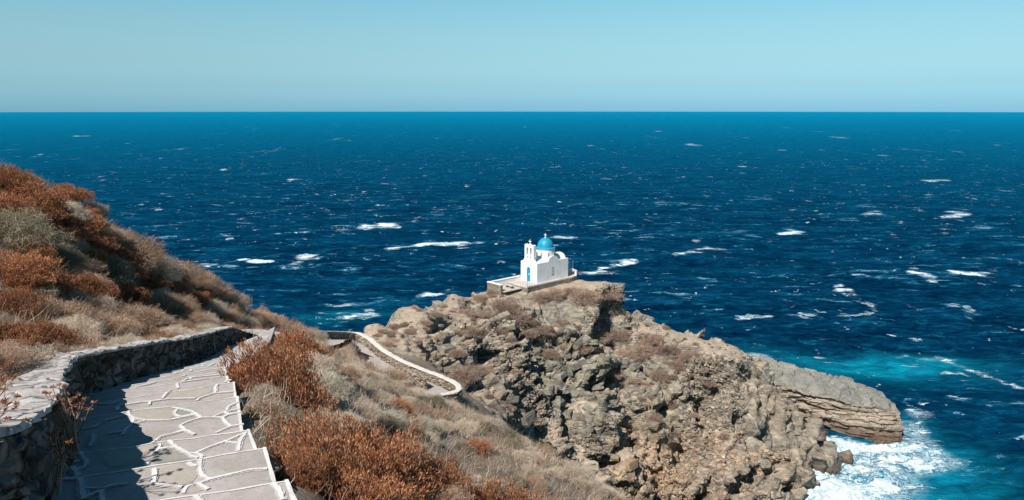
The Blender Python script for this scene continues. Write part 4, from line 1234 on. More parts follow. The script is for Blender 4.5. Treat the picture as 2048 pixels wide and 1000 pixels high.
while cnt < 46:
    u, v = br.uniform(1180, 1610), br.uniform(800, 1000)
    p = head_pt(u, v, 0.25, 0.5)
    if p is None or p.y < 70 or p.z < 0.2: continue
    r = br.uniform(0.28, 0.62)
    low = p.z < 4.5
    put_boulder(p, r, int(br.integers(6)), br.uniform(0, 6), 'small fallen rock near the waterline at the foot of the cliff' if low else 'small loose rock lying on the lower cliff face',
                'fallen rocks at the cliff foot' if low else 'loose rocks on the cliff face', br.uniform(-.4, .4))
    cnt += 1
# scree and broken stone that nobody could count
def debris():
    q = np.random.default_rng(77)
    V, F = [], []
    base = []
    for s in range(8):
        bm = bmesh.new()
        pts = q.normal(size=(12, 3)); pts /= np.linalg.norm(pts, axis=1)[:, None]; pts *= np.array([1, .8, .6])
        for p in pts: bm.verts.new(p)
        res = bmesh.ops.convex_hull(bm, input=bm.verts)
        bmesh.ops.delete(bm, geom=[g for g in res['geom_interior'] if isinstance(g, bmesh.types.BMVert)], context='VERTS')
        bm.verts.index_update()
        base.append((np.array([v.co[:] for v in bm.verts]), [[v.index for v in f.verts] for f in bm.faces])); bm.free()
    gr, wa, to = [], [], []
    gx, gy = np.meshgrid(np.arange(220) / 2 - 40, np.arange(200) / 2 + 40, indexing='ij')
    gp = np.stack([gx.ravel(), gy.ravel(), 0 * gx.ravel()], 1)
    SM = (fbm(gp * .2, 3, 51) + .5 * fbm(gp * .55, 2, 52)).reshape(gx.shape)
    c = 0
    while c < 9500:
        u, v = q.uniform(880, 1620), q.uniform(560, 1000)
        h = cast(u, v)
        if h is None or h[0].y < 62: continue
        if (Vector(h[0]).xy - Vector(chxy(1.5, 1.4))).length < 8: continue
        if 1490 < u < 1700 and v > 745 and not (u < 1580 and v > 900): continue
        if u < 960 and v < 700 and q.random() < .6: continue
        gi = (int((h[0].x + 40) * 2), int((h[0].y - 40) * 2))
        if SM[gi] < -.28 + .5 * q.random(): continue
        r = 0.07 + 0.34 * q.random() ** 3.2
        bv, bf = base[int(q.integers(8))]
        a = q.uniform(0, 6.28); ca, sa = math.cos(a), math.sin(a)
        P = bv * r * q.uniform(.7, 1.3, 3)
        if h[1].z > .8 and q.random() < .75: continue
        P = np.stack([P[:, 0] * ca - P[:, 1] * sa, P[:, 0] * sa + P[:, 1] * ca, P[:, 2]], 1) + np.array(h[0]) + np.array(h[1]) * r * 0.15
        b = len(V); V.extend(P.tolist()); F.extend([[i + b for i in f] for f in bf])
        g = 0.8 * math.exp(-((u - 1170) / 120) ** 2 - ((v - 800) / 110) ** 2) if q.random() < .8 else 0
        wv = 0.9 if (u > 1230 and v > 860 and q.random() < .5) else 0
        to += [q.uniform(-.45, .45)] * len(P); gr += [g] * len(P); wa += [wv] * len(P); c += 1
    # angular blocks standing out of the face along the bedding
    boxes = []
    for s in range(14):
        bm = bmesh.new()
        co = np.array([[x, y, z] for x in (-1, 1) for y in (-1, 1) for z in (-1, 1)], float)
        co = co * q.uniform(.55, 1.05, (8, 3)) * np.array([1, .8, .55])
        ex = q.normal(size=(5, 3)); ex /= np.linalg.norm(ex, axis=1)[:, None]; ex *= np.array([1.05, .85, .6])
        for pt in np.vstack([co, ex]): bm.verts.new(pt)
        res = bmesh.ops.convex_hull(bm, input=bm.verts)
        bmesh.ops.delete(bm, geom=[g for g in res['geom_interior'] if isinstance(g, bmesh.types.BMVert)], context='VERTS')
        bm.verts.index_update()
        boxes.append((np.array([v.co[:] for v in bm.verts]), [[v.index for v in f.verts] for f in bm.faces])); bm.free()
    c = 0; tries = 0
    while c < 1150 and tries < 30000:
        tries += 1
        u, v = q.uniform(740, 1640), q.uniform(575, 1000)
        h = cast(u, v)
        if h is None or h[0].y < 62 or h[1].z > .86: continue
        if (Vector(h[0]).xy - Vector(chxy(1.5, 1.4))).length < 7.5: continue
        smooth_rock = 1500 < u < 1700 and 745 < v < 960
        if smooth_rock and q.random() < .85: continue
        gi = (int((h[0].x + 40) * 2), int((h[0].y - 40) * 2))
        if SM[gi] > .4 * q.random() - .05: continue
        r = 0.2 + 0.75 * q.random() ** 2.6
        if u < 960 and v < 690: r *= .6
        bv, bf = boxes[int(q.integers(14))]
        az_ = q.normal() * .6 + .5; ca, sa = math.cos(az_), math.sin(az_)
        P = bv * r * q.uniform(.75, 1.3, 3)
        P = np.stack([P[:, 0] * ca - P[:, 1] * sa, P[:, 0] * sa + P[:, 1] * ca, P[:, 2]], 1)
        tl = -.25 + q.normal() * .22; ct, st_ = math.cos(tl), math.sin(tl)
        P = np.stack([P[:, 0] * ct + P[:, 2] * st_, P[:, 1], -P[:, 0] * st_ + P[:, 2] * ct], 1)
        tl = q.normal() * .25; ct, st_ = math.cos(tl), math.sin(tl)
        P = np.stack([P[:, 0], P[:, 1] * ct - P[:, 2] * st_, P[:, 1] * st_ + P[:, 2] * ct], 1)
        P = P + np.array(h[0]) - np.array(h[1]) * r * .38
        b = len(V); V.extend(P.tolist()); F.extend([[i + b for i in f] for f in bf])
        g = min(1, 1.0 * math.exp(-((u - 1130) / 150) ** 2 - ((v - 770) / 120) ** 2) + q.random() * .25)
        wv = .8 * math.exp(-((u - 1300) / 110) ** 2 - ((v - 920) / 70) ** 2)
        to += [q.uniform(-.3, .3)] * len(P); gr += [g] * len(P); wa += [wv] * len(P); c += 1
    o = link('scree', np.array(V), F, M['rock'])
    attr(o, 'tone', to); attr(o, 'green', gr); attr(o, 'warm', wa); attr(o, 'soil', np.zeros(len(gr)))
    tag(o, 'broken stone and scree strewn over the cliff face', 'scree', kind='stuff')
debris()

# ------------------------------------------------------------------ chapel
def build_chapel():
    rz = math.atan2(E1[1], E1[0])
    root = empty('chapel', CH, rz)
    tag(root, 'small whitewashed chapel with blue dome and twin arched bell gable on the headland', 'chapel')
    Wd, Ln, Hh = 3.3, 6.4, 2.78
    def arc(cx, r, z, n=14, h=None, flip=False):
        h = h or r
        a = [(cx - r * math.cos(PI * i / n), z + h * math.sin(PI * i / n)) for i in range(n + 1)]
        return a
    # front with door opening
    bm = bmesh.new()
    y0, y1 = 1.36, 2.06
    out = [(0, -.4), (y0, -.4), (y0, 0.0), (y0, 1.72)] + arc((y0 + y1) / 2, (y1 - y0) / 2, 1.72, 10)[1:-1] + [(y1, 1.72), (y1, 0), (y1, -.4), (Wd, -.4), (Wd, Hh)]
    out += [(3.05, Hh + .06), (2.85, Hh + .16), (2.68, Hh + .32), (2.55, Hh + .55)]
    out += [(0.70, Hh + .55), (0.60, Hh + .30), (0.42, Hh + .14), (0.22, Hh + .04), (0, Hh)]
    bm_prism(bm, out, 0, 0.3, 'x')
    # sides
    for (a, b) in ((0, .25), (Wd - .25, Wd)):
        p = [(0.3, -.4), (Ln, -.4), (Ln, Hh), (4.55, Hh), (4.38, Hh + .03)] + [(3.3 + 1.0 * math.cos(PI * i / 16), Hh + .05 + .68 * math.sin(PI * i / 16)) for i in range(1, 16)] + [(2.22, Hh + .03), (2.05, Hh), (0.3, Hh)]
        bm_prism(bm, p, a, b, 'y')
    # back
    p = [(.25, -.4), (Wd - .25, -.4), (Wd - .25, Hh)] + [(1.65 + 1.1 * math.cos(PI * i / 16), Hh - .03 + .72 * math.sin(PI * i / 16)) for i in range(0, 17)] + [(.25, Hh)]
    bm_prism(bm, p, Ln - .25, Ln, 'x')
    # rounded apse
    bm_prism(bm, [(Ln + 1.15 * math.sin(PI * i / 16), 1.65 - 1.15 * math.cos(PI * i / 16)) for i in range(17)], -.6, 2.1)
    from_bm('wall', bm, M['white'], root, bevel=0.03)
    # roof
    bm = bmesh.new()
    bm_box(bm, .29, Ln - .24, .24, Wd - .24, 2.25, 2.42)
    bm_prism(bm, [(1.65 + 1.05 * math.cos(PI * i / 20), 2.41 + .85 * math.sin(PI * i / 20)) for i in range(21)], .6, Ln - .24, 'x')
    bm_prism(bm, [(3.3 + .95 * math.cos(PI * i / 20), 2.40 + .95 * math.sin(PI * i / 20)) for i in range(21)], .24, Wd - .24, 'y')
    from_bm('roof', bm, M['roof'], root)
    # bell gable
    bm = bmesh.new()
    t0, t1 = -0.004, 0.42
    A, Bq = 0.71, 2.53
    o1, o2 = (1.10, 1.45), (1.80, 2.15)
    zb, zs, ztp = 3.3, 4.72, 5.22
    bm_prism(bm, [(A, Hh + .2), (Bq, Hh + .2), (Bq, zb + .5), (A, zb + .5)], t0, t1, 'x')
    zb += .5
    for (a, b) in ((A, o1[0]), (o1[1], o2[0]), (o2[1], Bq)):
        bm_prism(bm, [(a, zb), (b, zb), (b, zs), (a, zs)], t0, t1, 'x')
    def ar(c):
        m, r = (c[0] + c[1]) / 2, (c[1] - c[0]) / 2
        return [(m - r * math.cos(PI * i / 10), zs + r * math.sin(PI * i / 10)) for i in range(11)]
    top = [(A, zs)] + ar(o1) + ar(o2) + [(Bq, zs), (Bq, ztp), (2.40, ztp + .12), (2.26, ztp + .10), (2.10, ztp - .02), (1.90, ztp - .02), (1.74, ztp + .10), (1.62, ztp + .15), (1.50, ztp + .10), (1.34, ztp - .02), (1.14, ztp - .02), (.98, ztp + .10), (.84, ztp + .12), (A, ztp)]
    bm_prism(bm, top, t0, t1, 'x')
    gb = from_bm('bell_gable', bm, M['white'], root, bevel=0.015)
    for c in (o1, o2):
        m = (c[0] + c[1]) / 2
        bm = bmesh.new(); bm_box(bm, -0.012, 0.05, m - .09, m + .09, 3.44, 3.62); from_bm('niche', bm, M['dark'], gb)
        bm = bmesh.new()
        bm_lathe(bm, [(0, 4.62), (.05, 4.61), (.075, 4.5), (.09, 4.38), (.13, 4.30), (.11, 4.30), (0, 4.40)], .2, m, 16)
        bm_tube(bm, [(.2, m, 4.6), (.2, m, 4.85)], .012, 6)
        from_bm('bell', bm, M['bronze'], gb, smooth=True)
    def cross(par, x, y, z, h):
        bm = bmesh.new()
        t = .035
        bm_box(bm, x - t, x + t, y - t, y + t, z, z + h)
        for s in (-1, 1):
            bm_box(bm, x - t, x + t, y + s * t, y + s * h * .33, z + h * .58, z + h * .58 + 2 * t)
            bm_box(bm, x - t * 1.5, x + t * 1.5, y + s * h * .33, y + s * (h * .33 + .05), z + h * .58 - .025, z + h * .58 + 2 * t + .025)
        bm_box(bm, x - t * 1.5, x + t * 1.5, y - t * 1.8, y + t * 1.8, z + h, z + h + .05)
        bm_box(bm, x - .09, x + .09, y - .09, y + .09, z - .06, z + .08)
        return from_bm('cross', bm, M['white'], par)
    cross(gb, .2, 1.62, ztp + .18, .55)
    # drum and dome
    bm = bmesh.new()
    cx, cy = 3.3, 1.65
    bm_lathe(bm, [(1.36, 2.3), (1.36, 4.30), (1.42, 4.34), (1.42, 4.40), (0, 4.40)], cx, cy, 48)
    dr = from_bm('drum', bm, M['white'], root)
    for k in range(8):
        a = 2 * PI * k / 8 + .35
        bm = bmesh.new()
        prof = [(-.16, 0), (.16, 0), (.16, .55)] + [(.16 * math.cos(PI * i / 8), .55 + .16 * math.sin(PI * i / 8)) for i in range(1, 8)] + [(-.16, .55)]
        bm_prism(bm, prof, 1.30, 1.385, 'x')
        bm.transform(Matrix.Translation((cx, cy, 3.35)) @ Matrix.Rotation(a, 4, 'Z'))
        w = from_bm('window', bm, M['roof'], dr)
        bm = bmesh.new()
        prof = [(-.06, .1), (.06, .1), (.06, .5), (0, .58), (-.06, .5)]
        bm_prism(bm, prof, 1.37, 1.392, 'x')
        bm.transform(Matrix.Translation((cx, cy, 3.35)) @ Matrix.Rotation(a, 4, 'Z'))
        from_bm('window_slot', bm, M['dark'], dr)
    bm = bmesh.new()
    pr = [(1.44, 4.40), (1.46, 4.44), (1.46, 4.52), (1.40, 4.56), (1.17, 4.60)]
    pr += [(1.16 * math.cos(a), 4.62 + 1.33 * math.sin(a)) for a in np.linspace(0.02, PI / 2, 18)[:-1]] + [(0, 5.95)]
    bm_lathe(bm, pr, cx, cy, 56)
    dm = from_bm('dome', bm, M['dome'], root, smooth=True)
    cross(dm, cx, cy, 5.98, .52)
    # door
    bm = bmesh.new()
    p = [(y0 + .06, 0.02), (y1 - .06, 0.02), (y1 - .06, 1.72)] + [(1.71 + .29 * math.cos(PI * i / 12), 1.72 + .29 * math.sin(PI * i / 12)) for i in range(1, 12)] + [(y0 + .06, 1.72)]
    bm_prism(bm, p, .10, .16, 'x')
    d = from_bm('door', bm, M['door'], root)
    bm = bmesh.new()
    rad = .35
    outer = [(y0 + .003, 0), (y0 + .003, 1.72)] + [(1.71 - (rad - .003) * math.cos(PI * i / 14), 1.72 + (rad - .003) * math.sin(PI * i / 14)) for i in range(1, 14)] + [(y1 - .003, 1.72), (y1 - .003, 0)]
    inner = [(y1 - .07, 0), (y1 - .07, 1.72)] + [(1.71 + .28 * math.cos(PI * i / 14), 1.72 + .28 * math.sin(PI * i / 14)) for i in range(1, 14)] + [(y0 + .07, 1.72), (y0 + .07, 0)]
    bm_prism(bm, outer + inner, .04, .095, 'x')
    from_bm('frame', bm, M['door'], d)
    bm = bmesh.new(); bm_box(bm, .085, .11, 1.60, 1.78, .95, 1.15); from_bm('plate', bm, M['white'], d)
    bm = bmesh.new(); bm_tube(bm, [(.10, 1.48, 1.0), (.05, 1.48, 1.0), (.05, 1.48, 1.12)], .012, 6); from_bm('handle', bm, M['iron'], d)
    # side window with plaster lattice
    bm = bmesh.new()
    s0 = 3.22
    p = [(s0 - .19, .72), (s0 + .19, .72), (s0 + .19, 1.68)] + [(s0 + .19 * math.cos(PI * i / 8), 1.68 + .19 * math.sin(PI * i / 8)) for i in range(1, 8)] + [(s0 - .19, 1.68)]
    bm_prism(bm, p, -.012, .05, 'y')
    w = from_bm('window', bm, M['dark'], root)
    bm = bmesh.new()
    for z in (.92, 1.15, 1.40, 1.62): bm_box(bm, s0 - .188, s0 + .188, -.034, -.0125, z, z + .055)
    for (a, z0, z1) in ((s0 - .035, .73, .92), (s0 - .12, .975, 1.15), (s0 + .06, .975, 1.15), (s0 - .03, 1.205, 1.40), (s0 - .11, 1.455, 1.62), (s0 + .06, 1.455, 1.62)): bm_box(bm, a, a + .06, -.034, -.0125, z0, z1)
    from_bm('lattice', bm, M['white'], w)
    bm = bmesh.new(); bm_box(bm, .295, .36, .25, .34, 2.425, 2.5); bm_tube(bm, [(1.0, .6, 2.42), (1.0, .6, 2.75)], .06, 8); from_bm('roof_pipe', bm, M['white'], root)
    return root, rz
chapel, CHR = build_chapel()

# terrace round the chapel
def local(name, label, cat, loc=None):
    r = empty(name, CH if loc is None else loc, CHR)
    return tag(r, label, cat)
ter = local('terrace', 'stone terrace with pale floor under the white chapel', 'terrace')
outl = [(-2.6, -.75), (6.6, -.75), (7.6, -.55), (8.5, .1), (8.9, 1.2), (8.7, 2.4), (7.9, 3.4), (6.8, 3.9), (-2.6, 3.9)]
def rounded(pts, lo, hi, n=6):
    return pts
bm = bmesh.new(); bm_prism(bm, outl, -2.2, -.10); from_bm('stone_base', bm, M['tan_stone'], ter)
bm = bmesh.new(); bm_prism(bm, outl, -.097, -.005); from_bm('floor', bm, M['terrace'], ter)
bm = bmesh.new()
rim = [(-2.63, -.78, -.02), (6.6, -.78, -.02), (7.62, -.58, -.02)]
for a, b in zip(rim[:-1], rim[1:]):
    d = Vector((b[0] - a[0], b[1] - a[1])).normalized(); nn = Vector((-d.y, d.x)) * .24
    bm_prism(bm, [(a[0], a[1]), (b[0], b[1]), (b[0] + nn.x, b[1] + nn.y), (a[0] + nn.x, a[1] + nn.y)], -.14, .085)
bm_prism(bm, [(-2.63, -.53), (-2.63, 2.0), (-2.40, 2.0), (-2.40, -.53)], -.14, .075)
from_bm('rim', bm, M['cap'], ter)
# parapet behind the chapel
pw = local('parapet_wall', 'low white wall curving behind the far corner of the chapel', 'wall')
bm = bmesh.new()
C = [(7.6, -.58), (8.5, .06), (8.93, 1.2), (8.72, 2.42), (7.9, 3.45), (6.8, 3.93), (5.0, 3.95)]
Cc = []
for i in range(len(C) - 1):
    for t in (0, .33, .66): Cc.append((C[i][0] * (1 - t) + C[i + 1][0] * t, C[i][1] * (1 - t) + C[i + 1][1] * t))
Cc.append(C[-1])
ins = []
for i, p in enumerate(Cc):
    a = Vector(Cc[max(i - 1, 0)]); b = Vector(Cc[min(i + 1, len(Cc) - 1)]); d = (b - a).normalized(); ins.append((p[0] - d.y * .25, p[1] + d.x * .25))
bm_prism(bm, Cc + ins[::-1], -.09, .55); from_bm('wall_body', bm, M['white'], pw)
bm = bmesh.new(); bm_prism(bm, [(p[0] , p[1]) for p in Cc] + ins[::-1], .553, .62); from_bm('cap', bm, M['cap'], pw)
# forecourt
fc = local('courtyard_wall', 'low stone walls with white tops enclosing the forecourt left of the chapel door', 'wall')
bm = bmesh.new()
bm_box(bm, -6.2, -5.86, .75, 3.55, -1.7, .55)
bm_box(bm, -5.86, .0, 3.28, 3.55, -1.6, .50)
from_bm('stone_body', bm, M['tan_stone'], fc)
bm = bmesh.new()
bm_box(bm, -6.25, -5.82, .70, 3.6, .552, .64); bm_box(bm, -5.81, .0, 3.22, 3.6, .502, .59)
bm_box(bm, -5.855, 0, 3.255, 3.279, -.3, .50)
from_bm('cap', bm, M['white'], fc)
pf = local('forecourt', None, None); 
bpy.data.objects.remove(pf)
bm = bmesh.new(); bm_prism(bm, [(-5.85, .3), (-2.61, .3), (-2.61, 3.27), (-5.85, 3.27)], -.42, -.32)
o = from_bm('forecourt', bm, M['terrace']); o.location = CH; o.rotation_euler = (0, 0, CHR); tag(o, kind='structure')
be = local('bench', 'small dark stone bench by the entrance gap of the forecourt', 'bench')
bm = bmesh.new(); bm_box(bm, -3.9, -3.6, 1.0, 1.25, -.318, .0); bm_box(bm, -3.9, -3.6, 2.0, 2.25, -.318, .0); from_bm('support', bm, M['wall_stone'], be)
bm = bmesh.new(); bm_box(bm, -3.95, -3.55, .9, 2.35, .003, .09); from_bm('seat', bm, M['cap'], be, bevel=.01)
def pole(px, label, s, t, z0, h, r):
    rt = local('pole', label, 'pole', (chxy(s, t)[0], chxy(s, t)[1], CH[2] + z0))
    bm = bmesh.new(); bm_tube(bm, [(0, 0, 0), (0, 0, h)], [r, r * .7], 8); bm_lathe(bm, [(0, h + .05), (r * 1.6, h + .02), (r * 1.6, h), (0, h - .01)], 0, 0, 8)
    from_bm('shaft', bm, M['pole'], rt)
    bm = bmesh.new(); bm_lathe(bm, [(0, .06), (r * 2.5, .05), (r * 3, 0), (0, -.02)], 0, 0, 10); from_bm('foot', bm, M['pole'], rt)
pole(0, 'thin grey pole standing at the near corner of the chapel terrace', -2.78, -.9, -1.6, 3.0, .035)
pole(0, 'thin pole rising from the low wall behind the chapel', 8.75, 1.2, .62, 1.35, .03)

# ------------------------------------------------------------------ plants
def kites(P, D, Lk, Wk, r):
    """leaf shaped quads: base P, direction D, length, width"""
    n = len(P)
    D = D / np.linalg.norm(D, axis=1)[:, None]
    s = np.cross(D, r.normal(size=(n, 3))); s /= np.linalg.norm(s, axis=1)[:, None]
    up = np.cross(s, D)
    mid = P + D * (Lk * .55)[:, None] + up * (Lk * .08)[:, None]
    V = np.stack([P, mid + s * Wk[:, None] * .5, P + D * Lk[:, None], mid - s * Wk[:, None] * .5], 1).reshape(-1, 3)
    F = np.arange(n * 4).reshape(n, 4)
    return V, F
def blades(A, Bp, Wk, r, bend=0.15):
    """thin curved two piece strands from A to B"""
    n = len(A)
    D = Bp - A; Ln = np.linalg.norm(D, axis=1)
    s = np.cross(D, r.normal(size=(n, 3))); s /= np.linalg.norm(s, axis=1)[:, None]
    mid = 0.5 * (A + Bp) + r.normal(size=(n, 3)) * (Ln * bend)[:, None]
    w = Wk[:, None] * s * 0.5
    V = np.stack([A - w, A + w, mid + w * .8, mid - w * .8, Bp + w * .25, Bp - w * .25], 1).reshape(-1, 3)
    i = np.arange(n)[:, None] * 6
    F = np.concatenate([i + np.array([0, 1, 2, 3]), i + np.array([3, 2, 4, 5])], 0)
    return V, F
def dome_pts(n, r, lump, seed, zmin=-0.05, flat=0.8):
    d = r.normal(size=(n * 3, 3)); d /= np.linalg.norm(d, axis=1)[:, None]
    d = d[d[:, 2] > zmin][:n]
    rad = 1 + lump * fbm(d * 1.9 + seed * 3.1, 3, seed) + 0.5 * lump * fbm(d * 5 + seed, 2, seed + 5)
    return d * rad[:, None] * np.array([1, 1, flat]), d
def join(parts):
    V, F, b = [], [], 0
    for v, f in parts:
        V.append(v); F.append(f + b); b += len(v)
    return np.vstack(V), np.vstack(F)

def mesh_only(name, V, F, mats, mi=None):
    o = link(name, V, F, mats)
    if mi is not None: o.data.polygons.foreach_set('material_index', mi.astype(np.int32))
    me = o.data
    bpy.data.objects.remove(o)
    return me
def red_bush(seed, tips=1900, leaves=9, ll=0.062, lw=0.015):
    r = np.random.default_rng(seed)
    T, D = dome_pts(tips, r, 0.27, seed)
    depth = 1.06 - 0.34 * r.random(tips) ** 1.3
    T = T * depth[:, None]
    n = len(T) * leaves
    Pb = np.repeat(T, leaves, 0) + r.normal(size=(n, 3)) * 0.022
    Dl = np.repeat(D, leaves, 0) * 0.55 + np.array([0, 0, 0.65]) + r.normal(size=(n, 3)) * 0.38
    a = kites(Pb, Dl, ll * r.uniform(.6, 1.25, n), lw * r.uniform(.7, 1.3, n), r)
    ns = tips
    S0 = r.normal(size=(ns, 3)) * np.array([.14, .14, .02]); S0[:, 2] = np.abs(S0[:, 2])
    b = blades(S0, T[:ns], np.full(len(T[:ns]), 0.010), r, 0.05)
    V, F = join([a, b])
    mi = np.r_[np.zeros(len(a[1])), np.ones(len(b[1]))]
    return mesh_only('shrub', V, F, [M['red'], M['redstem']], mi)
def twig_bush(seed, mat, n1=1500, n2=3200, wid=0.008, lump=0.18, flat=0.75, wild=0.25, up=0.3, ls=1.0):
    r = np.random.default_rng(seed)
    T, D = dome_pts(n1, r, lump, seed, flat=flat)
    n1 = len(T)
    S0 = T * r.uniform(0.15, 0.45, n1)[:, None]
    a = blades(S0, T * r.uniform(.85, 1.06, n1)[:, None], np.full(n1, wid), r, 0.10)
    T2, D2 = dome_pts(n2, r, lump, seed, flat=flat); n2 = len(T2)
    E = T2 * r.uniform(.80, 1.05, n2)[:, None]
    Dd = D2 * .6 + np.array([0, 0, up]) + r.normal(size=(n2, 3)) * (0.5 + wild)
    Dd /= np.linalg.norm(Dd, axis=1)[:, None]
    b = blades(E - Dd * .08, E + Dd * r.uniform(.05, .17, n2)[:, None] * (.5 + .5 * ls), np.full(n2, wid * .8), r, 0.2)
    n3 = n2
    E3 = T2 * r.uniform(.65, 1.02, n3)[:, None]
    c = kites(E3, D2 + r.normal(size=(n3, 3)) * .9, ls * r.uniform(.02, .055, n3), np.full(n3, .016 * ls), r)
    V, F = join([a, b, c])
    return mesh_only('shrub', V, F, [mat])
def grass_tuft(seed, mat, n=1300, wid=0.008, h=1.0):
    r = np.random.default_rng(seed)
    a = r.uniform(0, 2 * PI, n); rr = np.sqrt(r.random(n)) * .55
    A = np.stack([rr * np.cos(a), rr * np.sin(a), np.zeros(n)], 1)
    D = np.stack([np.cos(a) * rr * 1.3, np.sin(a) * rr * 1.3, np.full(n, .75)], 1) + r.normal(size=(n, 3)) * np.array([.25, .25, .12])
    D *= h
    v, f = blades(A, A + D * r.uniform(.5, 1.0, n)[:, None], np.full(n, wid), r, .10)
    return mesh_only('grass_tuft', v, f, [mat])
MESH = {'red': [red_bush(11), red_bush(12), red_bush(13)], 'bigred': [red_bush(15, 4300, 9, 0.047, 0.0095)], 'rusty': [twig_bush(71, M['rusty'], lump=.24), twig_bush(72, M['rusty'], wild=.4, lump=.28)],
        'tan': [twig_bush(21, M['tan']), twig_bush(22, M['tan'], wild=.4, lump=.24)], 'grey': [twig_bush(31, M['grey']), twig_bush(32, M['grey'], lump=.25)],
        'olive': [twig_bush(41, M['olive'], n1=1200, n2=4200, wid=.012, lump=.2)],
        'brown': [twig_bush(51, M['brown'], n1=900, n2=2200, wid=.017, lump=.22, flat=.7), twig_bush(52, M['brown'], n1=900, n2=2200, wid=.017, lump=.28, flat=.65)],
        'olive_s': [twig_bush(43, M['olive'], 500, 1100, .02, .3, wild=.4, ls=2.4)], 'grey_s': [twig_bush(33, M['grey'], 600, 1100, .018, .32, wild=.5, ls=2.2)],
        'tan_s': [twig_bush(23, M['tan'], 700, 1100, .018, .32, wild=.5, ls=2.2)], 'rusty_s': [twig_bush(73, M['rusty'], 600, 1100, .018, .32, wild=.5, ls=2.2)],
        'tuft': [grass_tuft(61, M['tan']), grass_tuft(62, M['grey'])]}
pc = 0
def plant(kind, p, r, hz, label, group=None, name=None):
    global pc
    ms = MESH[kind + '_s' if (r < .46 and kind + '_s' in MESH) else kind]; me = ms[pc % len(ms)]; pc += 1
    nm = name or {'red': 'spurge_bush', 'bigred': 'spurge_bush', 'brown': 'scrub_bush', 'rusty': 'heath_bush'}.get(kind, 'thorn_bush')
    o = bpy.data.objects.new(nm, me); COL.objects.link(o)
    o.location = p; o.rotation_euler = (rng.normal() * .08, rng.normal() * .08, rng.uniform(0, 6.28))
    s = r * rng.uniform(.93, 1.07)
    o.scale = (s * rng.uniform(.9, 1.1), s, hz)
    return tag(o, label, 'grass' if kind == 'tuft' else 'bush', group)
TAKEN = []
def plant_px(kind, u, v, wpx, label, group=None, hk=0.95, Y=None, sink=0.12):
    """v: where the crown's middle is seen"""
    if Y is None:
        h = cast(u, v + wpx * 0.22)
        if h is None: return
        p = h[0].copy()
    else:
        q = at(u, v, Y); p = drop(q[0], q[1]).copy()
    dd = (Vector(EYE) - p).length
    r = wpx / 2 / 1500 * dd
    p.z -= sink * r
    TAKEN.append((p.x, p.y, r))
    return plant(kind, p, r, r * hk, label, group)

# near the steps
NB_LAB = [('red', 'rust red bush at the very bottom of the picture in front of the largest one'), ('red', 'small rust red bush squeezed between the paving and the largest red bush'), ('bigred', 'largest rust red bush filling the bottom of the picture right of the steps'), ('red', 'rust red bush leaning over the right edge of the steps halfway down'),
          ('red', 'rust red bush at the lower end of the steps beside the stone wall'), ('red', 'rust red bush at the bottom edge of the picture right of the largest one'),
          ('red', 'small rust red bush between two bigger ones at the bottom edge'), ('olive', 'low grey green shrub tucked against the paving above the largest red bush'), ('olive', 'low olive shrub behind the largest red bush')]
for (u, v, Yd, r, hz), (kind, lab) in zip(NEARB, NB_LAB):
    q = at(u, v, Yd); g = drop(q[0], q[1])
    TAKEN.append((q[0], q[1], r))
    plant(kind, Vector((q[0], q[1], max(g.z - .05, q[2] - .42 * hz - .1))), r, hz, lab)
plant_px('grey', 660, 845, 120, 'pale grey bush just above the largest red bush', None, .8, Y=11.5)
plant_px('tan', 620, 665, 70, 'pale straw coloured bush on the skyline at the end of the stone wall', None, 1.0, Y=42)
plant_px('grey', 805, 885, 110, 'grey bush with dark shaded side on the dry slope', None, .95, Y=15.5)
plant_px('grey', 640, 765, 110, 'grey bush right of the red bush that leans over the steps', None, .9, Y=15.5)
plant_px('tan', 620, 735, 90, 'straw coloured bush below the red bush at the end of the steps', None, .9, Y=18.5)
KN = {'rusty': 'rusty brown', 'red': 'rust red', 'tan': 'straw coloured', 'grey': 'pale grey', 'olive': 'olive green'}
er = np.random.default_rng(4)
for k in range(4, NS - 4):
    q = R[k] + (R[k] - L[k]) / np.linalg.norm(R[k] - L[k]) * er.uniform(.22, .40) + np.array([0, er.uniform(-.2, .2), 0])
    rr = er.uniform(.2, .34)
    if q[1] < 8.7: continue
    if any((q[0] - a) ** 2 + (q[1] - c2) ** 2 < (.75 * c3) ** 2 for a, c2, c3 in TAKEN): continue
    g = drop(q[0], q[1])
    TAKEN.append((q[0], q[1], rr))
    kd = ['olive', 'grey', 'tan', 'rusty'][int(er.integers(4))]
    plant(kd, Vector((q[0], q[1], g.z - .05)), rr, rr * 1.1, f'low {KN[kd]} shrub growing against the right edge of the steps', f'{KN[kd]} shrubs along the right edge of the steps')
